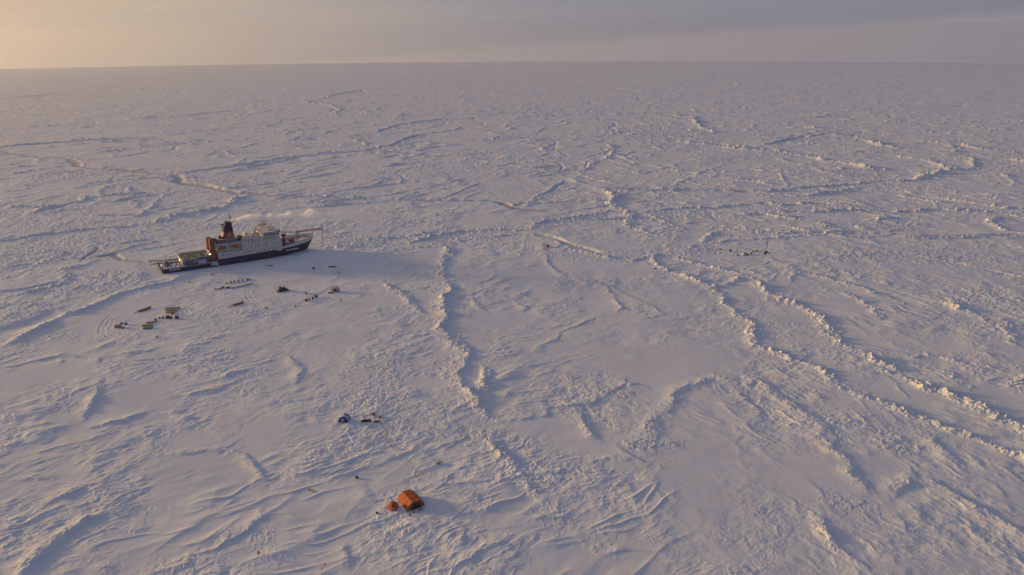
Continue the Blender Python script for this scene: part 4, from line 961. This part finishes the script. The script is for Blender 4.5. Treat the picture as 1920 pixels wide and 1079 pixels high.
# ---- sledges
def sledge(mat='wood', load=None):
    t = root('cargo_sledge', '', 'sledge')
    for sg in (-1, 1):
        MB().path([(-1.7, sg*.36, .06), (1.5, sg*.36, .06), (1.95, sg*.36, .35)], .045).done('runner', mat, t)
    MB().box(-1.6, 1.5, -.42, .42, .3, .36).done('deck', mat, t)
    s_ = MB()
    for x in (-1.3, -.5, .3, 1.1):
        for sg in (-1, 1): s_.tube((x, sg*.36, .06), (x, sg*.36, .3), .03, n=4)
    s_.done('strut', mat, t)
    if load: MB().box(-1.3, 1.0, -.36, .36, .37, .85, .08, .05).done('load', load, t, .05)
    return t
sl_p = {'w': (sledge('wood', 'plank'), [False]), 'r': (sledge('maroon', 'maroon'), [False]), 'd': (sledge('brown', 'brown'), [False])}
for k, px, py, rz, lab in (('r', 405, 543.2, .2, 'maroon loaded sledge at the left end of the lower row below the snowmobiles'), ('w', 412.5, 542.4, .3, 'pale wooden sledge second from the left in the lower row'),
      ('d', 432, 541, .2, 'small dark sledge right of the two maroon snowmobiles'), ('w', 438, 540.6, .6, 'pale wooden sledge alone in the gap of the lower row'),
      ('w', 445, 539.2, .35, 'pale loaded sledge, first of the tight cluster right of the gap'), ('w', 449, 538.4, .4, 'pale loaded sledge, second of the tight cluster right of the gap'),
      ('w', 453, 537.8, .3, 'pale loaded sledge, third of the tight cluster right of the gap'), ('w', 457.5, 536.8, .4, 'pale loaded sledge, last of the tight cluster right of the gap'),
      ('d', 463, 535.2, .3, 'dark loaded sledge, first of the two dark ones near the row end'), ('d', 467, 534.3, .35, 'dark loaded sledge, second of the two dark ones near the row end'),
      ('w', 472.5, 532.8, .4, 'pale sledge at the right end of the lower row below the ship'),
      ('r', 509.5, 499, 0., 'dark red sledge in the shade of the hull amidships'), ('d', 502, 499.3, 0., 'grey sledge just left of the dark red one in the hull shade'),
      ('r', 618.5, 501.4, .3, 'red sledge at the far end of the orange cable'), ('d', 706, 791.5, -.05, 'long dark sledge where the cable passes the blue tent'),
      ('d', 1384, 480.5, .3, 'dark sledge left of the pale box at the far right camp'), ('r', 1229, 504.5, .1, 'low reddish sledge alone beside the end of a pressure ridge'),
      ('w', 823, 869, .9, 'sledge with dark bundle alone up the slope from the orange tent'), ('d', 499.5, 578.8, .2, 'dark sledge alone on the vehicle track below the groomer'),
      ('d', 350.6, 468+40, .2, None), ('d', 1350.6, 468.4, .1, 'dark flat sledge, leftmost at the far right camp')):
    if lab is None: continue
    place(sl_p[k][0], sl_p[k][1], px, py, rz, lab, 'cargo sledges on the ice', .85 if k != 'd' or px > 600 else .75)

# ---- long red flatbed sledges
def flatbed():
    t = root('flatbed_sledge', '', 'sledge')
    MB().box(-4.2, 4.2, -1.25, 1.25, .55, .8).done('bed', 'maroon', t, .04)
    for sg in (-1, 1):
        MB().box(-4.0, 3.8, sg*1.0-.12, sg*1.0+.12, .02, .2).box(-3., -2.7, sg*1.0-.08, sg*1.0+.08, .2, .55).box(2.6, 2.9, sg*1.0-.08, sg*1.0+.08, .2, .55).done('runner', 'dark', t)
    MB().tube((-4.2, -.6, .5), (-7.4, 0, .15), .09, n=6).tube((-4.2, .6, .5), (-7.4, 0, .15), .09, n=6).done('drawbar', 'dark', t)
    MB().box(4.2, 4.35, -1.25, 1.25, .8, 1.5).done('headboard', 'maroon', t)
    return t
fb = flatbed(); fu = [False]
place(fb, fu, 270.5, 582, rad(58), 'long maroon flatbed sledge with drawbar, left of the timber stacks', 'long flatbed sledges')
place(fb, fu, 446, 571.3, rad(52), 'long maroon flatbed sledge with drawbar, right of the timber stacks below the sledge row', 'long flatbed sledges', .92)

# ---- snow groomer
gr = root('snow_groomer', 'tracked snow groomer with wide blade and dark cab, alone below the ship', 'tracked vehicle', settle(529, 546, 0), rad(205))
gr.scale = (1.15,)*3
for sg in (-1, 1):
    R_ = []
    prof = [(-2.3, .45), (-1.9, .05), (1.6, .05), (2.2, .5), (1.8, .95), (-1.9, .95)]
    MB().loft([[(x, sg*1.35-.55, z) for x, z in prof], [(x, sg*1.35+.55, z) for x, z in prof]]).done('track', 'black', gr)
MB().box(-2.2, 1.9, -.85, .85, .5, 1.25).done('chassis', 'dark', gr, .08)
cbn = MB().box(-.1, 1.7, -1.05, 1.05, 1.2, 2.75, .2, .12).done('cab', 'funnel_red', gr, .1)
MB().box(.0, 1.66, -1.07, 1.07, 1.85, 2.5).box(1.2, 1.72, -.85, .85, 1.75, 2.45).done('window', 'glass', cbn)
MB().box(-2.3, -.2, -1.2, 1.2, 1.26, 1.75).done('load_bed', 'dark', gr, .06)
MB().box(-1.7, -.7, -.8, .8, 1.76, 2.5).done('engine_cover', 'brown', gr, .1)
MB().loft([[(3.0, -2.6, .05), (3.1, -2.6, .05), (3.25, -2.6, .6), (3.15, -2.6, 1.1), (3.05, -2.6, 1.1), (3.1, -2.6, .6)], [(3.0, 2.6, .05), (3.1, 2.6, .05), (3.25, 2.6, .6), (3.15, 2.6, 1.1), (3.05, 2.6, 1.1), (3.1, 2.6, .6)]]).tube((1.9, -.6, .6), (3.05, -.8, .5), .12, n=6).tube((1.9, .6, .6), (3.05, .8, .5), .12, n=6).done('blade', 'black', gr)
MB().box(-3.6, -2.6, -2.5, 2.5, .1, .6).tube((-2.2, 0, .7), (-2.9, 0, .5), .14, n=6).done('tiller', 'black', gr, .05)

# ---- crates, timber, pallets
def crate(mat, s_=(1.2, .9, .9), name='crate'):
    t = root(name, '', 'crate')
    MB().box(-s_[0]/2, s_[0]/2, -s_[1]/2, s_[1]/2, .1, s_[2]).done('box', mat, t, .03)
    r_ = MB()
    for x in (-.32, .32): r_.box(x*s_[0]-.06, x*s_[0]+.06, -s_[1]/2-.03, s_[1]/2+.03, 0, .1)
    r_.done('skid', 'wood', t)
    MB().box(-s_[0]/2-.03, s_[0]/2+.03, -s_[1]/2-.03, s_[1]/2+.03, s_[2]+.003, s_[2]+.09).done('lid', mat, t)
    return t
CR = {m_: (crate(m_), [False]) for m_ in ('brown', 'tan', 'grey', 'tent_white', 'amber', 'maroon')}
for m_, px, py, s_, rz, lab, g_ in (
    ('brown', 314.5, 597, 1.9, .2, 'dark brown crate, left of a pair below the timber stacks', 'crates among the timber'), ('brown', 320.5, 597.6, 1.6, .5, 'dark brown crate, right of a pair below the timber stacks', 'crates among the timber'),
    ('brown', 332, 597.3, 1.9, .1, 'brown crate standing apart at the right of the timber stacks', 'crates among the timber'), ('maroon', 292, 600.5, 1.2, .3, 'small maroon box at the left end of the timber line', 'crates among the timber'),
    ('brown', 299, 597.8, 1.1, .3, 'low dark box left of the crate pair in the timber line', 'crates among the timber'), ('brown', 305.5, 597, 1.2, .1, 'low dark box touching the left of the crate pair', 'crates among the timber'),
    ('amber', 323.5, 589, 1.9, .3, 'ochre crate between the timber stacks and the brown crates', 'crates among the timber'),
    ('tan', 219, 615, 2.1, .3, 'tan covered crate, leftmost of the left cluster inside the vehicle loop', 'crates in the vehicle loop'), ('tan', 224.5, 614, 1.9, .7, 'tan covered crate, second of the left cluster inside the vehicle loop', 'crates in the vehicle loop'),
    ('brown', 228, 608.5, 1.3, .3, 'brown crate at the top of the left cluster inside the vehicle loop', 'crates in the vehicle loop'), ('grey', 236.5, 609, 1.4, .2, 'grey crate, rightmost of the left cluster inside the vehicle loop', 'crates in the vehicle loop'),
    ('grey', 230.5, 616.3, 1.2, .1, 'low grey crate at the foot of the left cluster in the vehicle loop', 'crates in the vehicle loop'),
    ('brown', 574.5, 565.2, 1.6, .1, 'tall dark crate, leftmost of the four on the cable line', 'crates on the cable line'), ('brown', 580, 563.2, 1.1, .3, 'dark crate, second of the four on the cable line', 'crates on the cable line'),
    ('grey', 586.8, 561.4, 1.5, .3, 'grey crate, third of the four on the cable line', 'crates on the cable line'), ('brown', 593, 558.2, 1.8, .4, 'brown crate, rightmost and largest of the four on the cable line', 'crates on the cable line'),
    ('amber', 623, 545.2, 1.3, .3, 'orange box tucked against the left of the white frame shelter', 'boxes at the shelter'),
    ('grey', 588, 505, 1.9, .2, 'dark grey double crate in the shade under the bow', 'crates in the shade'), ('grey', 398, 516.3, 1.2, .5, 'small greenish grey box by the stern quarter', 'crates in the shade'),
    ('brown', 356, 530.2, .8, .2, 'tiny dark box left of the snowmobile row near the ice edge', 'boxes near the stern'), ('brown', 449, 522.3, .7, .2, 'tiny dark box just above the snowmobile row', 'boxes near the stern'),
    ('brown', 294.7, 633, .9, .3, 'tiny brown box alone below the vehicle loop', 'small boxes alone on the snow'), ('brown', 554, 574.8, .9, .3, 'tiny dark box alone left of the cable line crates', 'small boxes alone on the snow'),
    ('brown', 669, 897, 1.0, .5, 'dark bag-like box alone between the blue tent and the orange tents', 'small boxes alone on the snow'), ('brown', 707, 963.5, .75, .6, 'small brown box left of the small orange hut', 'boxes round the orange tents'),
    ('tan', 768.5, 967.5, .8, 1.2, 'tan box in the snow below the big orange tent', 'boxes round the orange tents'), ('brown', 775.5, 961.5, .45, .2, 'tiny dark box below the doorway of the big orange tent', 'boxes round the orange tents'),
    ('tan', 789, 956.5, 1.1, .5, 'tan pallet box in front of the doorway of the big orange tent', 'boxes round the orange tents'),
    ('tent_white', 1395.5, 478.6, 2.8, .2, 'pale box catching the sun at the far right camp', 'boxes at the far right camp'), ('brown', 1369, 471.5, 1.6, .3, 'small dark crate between the flat sledge and the pale box', 'boxes at the far right camp'),
    ('grey', 1408, 477, 1.5, .2, 'grey crate right of the snowmobile at the far right camp', 'boxes at the far right camp'), ('maroon', 1419, 471.8, 1.2, .2, 'red box, farthest right along the line before the mast', 'boxes at the far right camp'),
    ('tan', 1411.5, 472.7, 1.5, .2, 'olive tan crate on the line toward the mast at the far right', 'boxes at the far right camp'), ('tan', 1017.5, 461, 1.2, .2, 'small tan crate just left of the distant amber hut', 'boxes at the amber hut'),
    ('tent_white', 817, 869.5, .6, .3, 'small white box beside the sledge up slope of the orange tent', 'small boxes alone on the snow'), ('grey', 1434, 477.5, 1.7, .1, 'pale grey box at the foot of the tall mast on the far right', 'boxes at the far right camp')):
    place(CR[m_][0], CR[m_][1], px, py, rz, lab, g_, s_*.86)
for m_, (t_, u_) in CR.items():
    assert u_[0]
def timber(n, L, mat='plank'):
    t = root('timber_stack', '', 'timber')
    b_ = MB()
    for i in range(n):
        for j in range(3): b_.box(-L/2+.1*j, L/2-.15*j, -n*.25+i*.5, -n*.25+i*.5+.38, .25+j*.34, .52+j*.34)
    b_.done('beams', mat, t)
    r_ = MB()
    for x in (-L*.33, L*.33): r_.box(x-.1, x+.1, -n*.26, n*.26, 0, .25)
    r_.done('bearer', 'wood', t)
    return t
tp = timber(4, 9.); tu = [False]
for px, py, rz, s_, lab in ((324, 579.5, .12, 1., 'pale timber stack, uppermost of the three by the brown crates'), (322, 583.2, .12, .85, 'snowy timber stack, second down of the three by the brown crates'), (320, 586.8, .10, .6, 'short timber stack, lowest of the three by the brown crates'),
                            (284, 605.5, .55, .75, 'ochre timber stack along the line left of the maroon box'), (276, 611.2, .3, .7, 'timber stack at the left end of the line above the grey platform')):
    place(tp, tu, px, py, rz, lab, 'timber stacks on the snow', s_)
pf = root('platform', 'flat grey platform at the lower left end of the timber line', 'platform', settle(277.5, 616, 0), .05)
MB().box(-2.6, 2.6, -1.6, 1.6, .25, .9, .2).done('deck', 'grey', pf, .05); MB().box(-2.3, -2., -1.5, 1.5, 0, .25).box(2., 2.3, -1.5, 1.5, 0, .25).done('skid', 'wood', pf)
# ochre planks and a tarpaulin bundle
pk = root('plank_pile', 'ochre planks lying half buried left of the orange tents', 'planks', settle(583, 921, 0), rad(-35))
MB().box(-1.5, 1.3, -.55, -.15, .02, .2).box(-1.2, 1.6, -.1, .3, .02, .22).box(-.7, 1.2, .1, .5, .22, .4, rz=.2).done('planks', 'plank', pk)
MB().box(-1.8, -.9, .2, .8, 0, .3, .2, .1).done('crumpled_sheet', 'tan', pk)
# white frame shelter with dark opening
fs_ = root('frame_shelter', 'white box shelter on dark frame at the bend of the cable', 'shelter', settle(630, 547, 0), rad(10))
MB().box(-2.2, 2.2, -1.5, 1.5, .5, 2.9, .15, .1).done('cabin', 'tent_white', fs_, .1)
MB().box(-1.0, .6, -1.56, -1.4, .8, 2.4).done('doorway', 'dark', fs_)
q_ = MB()
for sx in (-1, 1):
    for sy in (-1, 1): q_.tube((sx*2.35, sy*1.6, 0), (sx*2.35, sy*1.6, 3.2), .1, n=5)
q_.tube((-2.35, -1.6, 3.2), (2.35, -1.6, 3.2), .1, n=5).tube((-2.35, 1.6, 3.2), (2.35, 1.6, 3.2), .1, n=5).box(-2.4, 2.4, -1.6, 1.6, .1, .45).done('frame', 'dark', fs_)
# thin frame beside the crate under the bow
fr = root('pole_frame', 'thin reddish pole frame standing beside the crate under the bow', 'pole frame', settle(598, 504, 0), rad(0))
MB().tube((-3., 0, 0), (-3., 0, 2.4), .05, n=4).tube((1.4, 0, 0), (1.4, 0, 2.8), .05, n=4).tube((-3., 0, 2.3), (1.4, 0, 2.6), .04, n=4).tube((-3., 0, 1.2), (1.4, 0, 1.2), .04, n=4).done('poles', 'boom', fr)

# ---- instrument tripods and masts
def tripod(h_=2.2, name='instrument_tripod'):
    t = root(name, '', 'instrument')
    for a in (0.3, 2.4, 4.5):
        MB().tube((1.0*math.cos(a), 1.0*math.sin(a), 0), (0, 0, h_*.62), .05, n=5).done('leg', 'grey', t)
    MB().box(-.34, .34, -.28, .28, h_*.30, h_*.62).done('instrument_case', 'tan', t, .04)
    MB().tube((0, 0, h_*.6), (0, 0, h_), .045, n=5).tube((-.3, 0, h_*.93), (.3, 0, h_*.93), .03, n=4).done('mast', 'dark', t)
    return t
tr = tripod(); ru = [False]
for px, py, s_, lab in ((639, 567.5, 1.5, 'ochre instrument tripod right of the cable line crates'), (633, 513, 1.3, 'grey instrument tripod where the cable turns near the bow'),
                        (732, 840.5, 1.0, 'brown instrument tripod beside the cable between blue and orange tents'), (485.5, 1042, 1.15, 'brown instrument tripod with antenna in the bottom foreground'),
                        (633, 703.5, .8, 'small grey instrument stand on the open snow above the blue tent'), (1494, 415.5, 2.4, 'thin grey instrument mast on the far floe')):
    place(tr, ru, px, py, .7+px, lab, 'instrument stands', s_)
ms = root('weather_mast', 'tall thin weather mast on a dark round base, far right of the ice camp', 'mast', settle(1437, 474, 0), 0)
MB().truss((0, 0, .4), (0, 0, 12.4), .34, .05, .9, up=Vector((1, 0, 0))).tube((0, 0, 12.3), (0, 0, 13.2), .05, n=4).done('lattice', 'dark', ms)
MB().loft([ring(1.9, .05, 12), ring(1.9, .45, 12), ring(1.2, .8, 12)]).done('base', 'black', ms)
MB().tube((-.8, 0, 11.2), (.8, 0, 11.2), .05, n=4).ball((.8, 0, 11.4), .18, n=6).ball((-.8, 0, 11.4), .18, n=6).done('sensor_arm', 'dark', ms)

# ---- marker flags
def marker():
    t = root('marker_flag', '', 'marker')
    MB().tube((0, 0, -.1), (0, 0, 1.25), .03, n=5).done('pole', 'wood', t)
    MB().loft([[(.0, -.012, .82), (.0, .012, .82), (.0, .012, 1.3), (.0, -.012, 1.3)], [(.24, .02, .80), (.24, .045, .80), (.24, .045, 1.27), (.24, .02, 1.27)], [(.5, -.03, .83), (.5, -.005, .83), (.5, -.005, 1.25), (.5, -.03, 1.25)]]).done('flag', 'flag', t)
    return t
mkp = marker(); mu = [False]
for px, py, lab in ((610, 1062, 'red marker flag at the bottom edge, upper of a trio'), (606, 1065, 'red marker flag at the bottom edge, middle of a trio'), (603, 1071, 'red marker flag at the bottom edge, lower of a trio'),
                    (895, 1066, 'red marker flag near the bottom, left of three spread right of the trio'), (917.5, 1072, 'red marker flag near the bottom, lowest of three spread flags'), (948, 1061, 'red marker flag near the bottom, right of three spread flags'),
                    (1092, 808, 'red marker flag alone beside the broad drift right of centre'), (1172, 943, 'red marker flag alone on the smooth snow right of the orange tent'), (807, 705, 'red marker flag left of the bend in the long central ridge'),
                    (1080, 518, 'red marker flag alone on the floe below the amber hut'), (3, 735, 'red marker flag at the left edge of the foreground'), (588, 706.5, 'red marker flag above the blue tent beside the small instrument stand'),
                    (533, 647, 'red marker flag at the top of the curved path'), (545, 669, 'red marker flag midway along the curved path'), (570, 717, 'red marker flag at the foot of the curved path'),
                    (676, 544, 'red marker flag right of the frame shelter, upper one'), (678, 558, 'red marker flag right of the frame shelter, lower one'), (395, 636, 'red marker flag at the start of the path below the vehicle loop'),
                    (612, 496, 'red marker flag in the shade near the bow'), (597, 488, 'red marker flag in the shade below the bow tip'), (501, 493, 'red marker flag against the hull shade amidships')):
    place(mkp, mu, px, py, rad(-10)+.3*math.sin(px), lab, 'red marker flags', 1.0 if py > 600 else 1.25)

# ---- cables laid over the snow, carried on short stakes
def cable(pts, name, label, r=.10, stakes=True):
    P = []
    for a, b in zip(pts[:-1], pts[1:]):
        n = max(2, int(math.hypot(b[0]-a[0], b[1]-a[1])/3))
        for i in range(n):
            k = i/n; P.append(settle(a[0]+(b[0]-a[0])*k+.8*math.sin(i*1.7+a[0]), a[1]+(b[1]-a[1])*k, .18))
    P.append(settle(*pts[-1], .18))
    t = root(name, label, 'cable', P[0])
    o = Vector(P[0]); Q = [tuple(Vector(p)-o) for p in P]
    MB().path(Q, r, 5).done('cable_run', 'rope', t)
    if stakes:
        s_ = MB()
        for q in Q[::3]: s_.tube((q[0], q[1], q[2]-.4), (q[0]+.1, q[1], q[2]+.75), .05, n=4)
        s_.done('stakes', 'wood', t)
    return t
cable([(681, 745), (685, 759), (692, 772), (702, 781), (712, 791), (718, 802), (725, 815), (734, 827), (743.5, 839), (753, 854), (768, 871), (776, 879), (788, 895), (795, 908)], 'power_cable', 'orange cable on stakes running from above the blue tent down to the orange tent', .045)
cable([(625, 501), (642, 505.5), (638, 513), (631, 522), (623, 533), (614, 542), (602, 548), (593, 553), (577, 559), (566, 566), (556, 573)], 'power_cable', 'orange cable on stakes looping from the bow past the frame shelter to the crates', .075)
# orange bundles by the cable bend
ob = root('cable_drum', 'orange cable drum above the bend of the cable near the blue tent', 'cable drum', settle(701, 779, 0), .4)
MB().tube((0, -.35, .6), (0, .35, .6), .42, n=12).done('wound_cable', 'rope', ob)
for sg in (-1, 1): MB().tube((0, sg*.36, .6), (0, sg*.46, .6), .65, n=14).done('flange', 'funnel_red', ob)
od = root('cable_drum', 'orange cable drum lying right of the cable bend near the blue tent', 'cable drum', settle(713, 784, 0), 1.5)
MB().tube((0, -.35, .5), (0, .35, .5), .34, n=12).done('wound_cable', 'rope', od)
for sg in (-1, 1): MB().tube((0, sg*.36, .5), (0, sg*.46, .5), .52, n=14).done('flange', 'funnel_red', od)
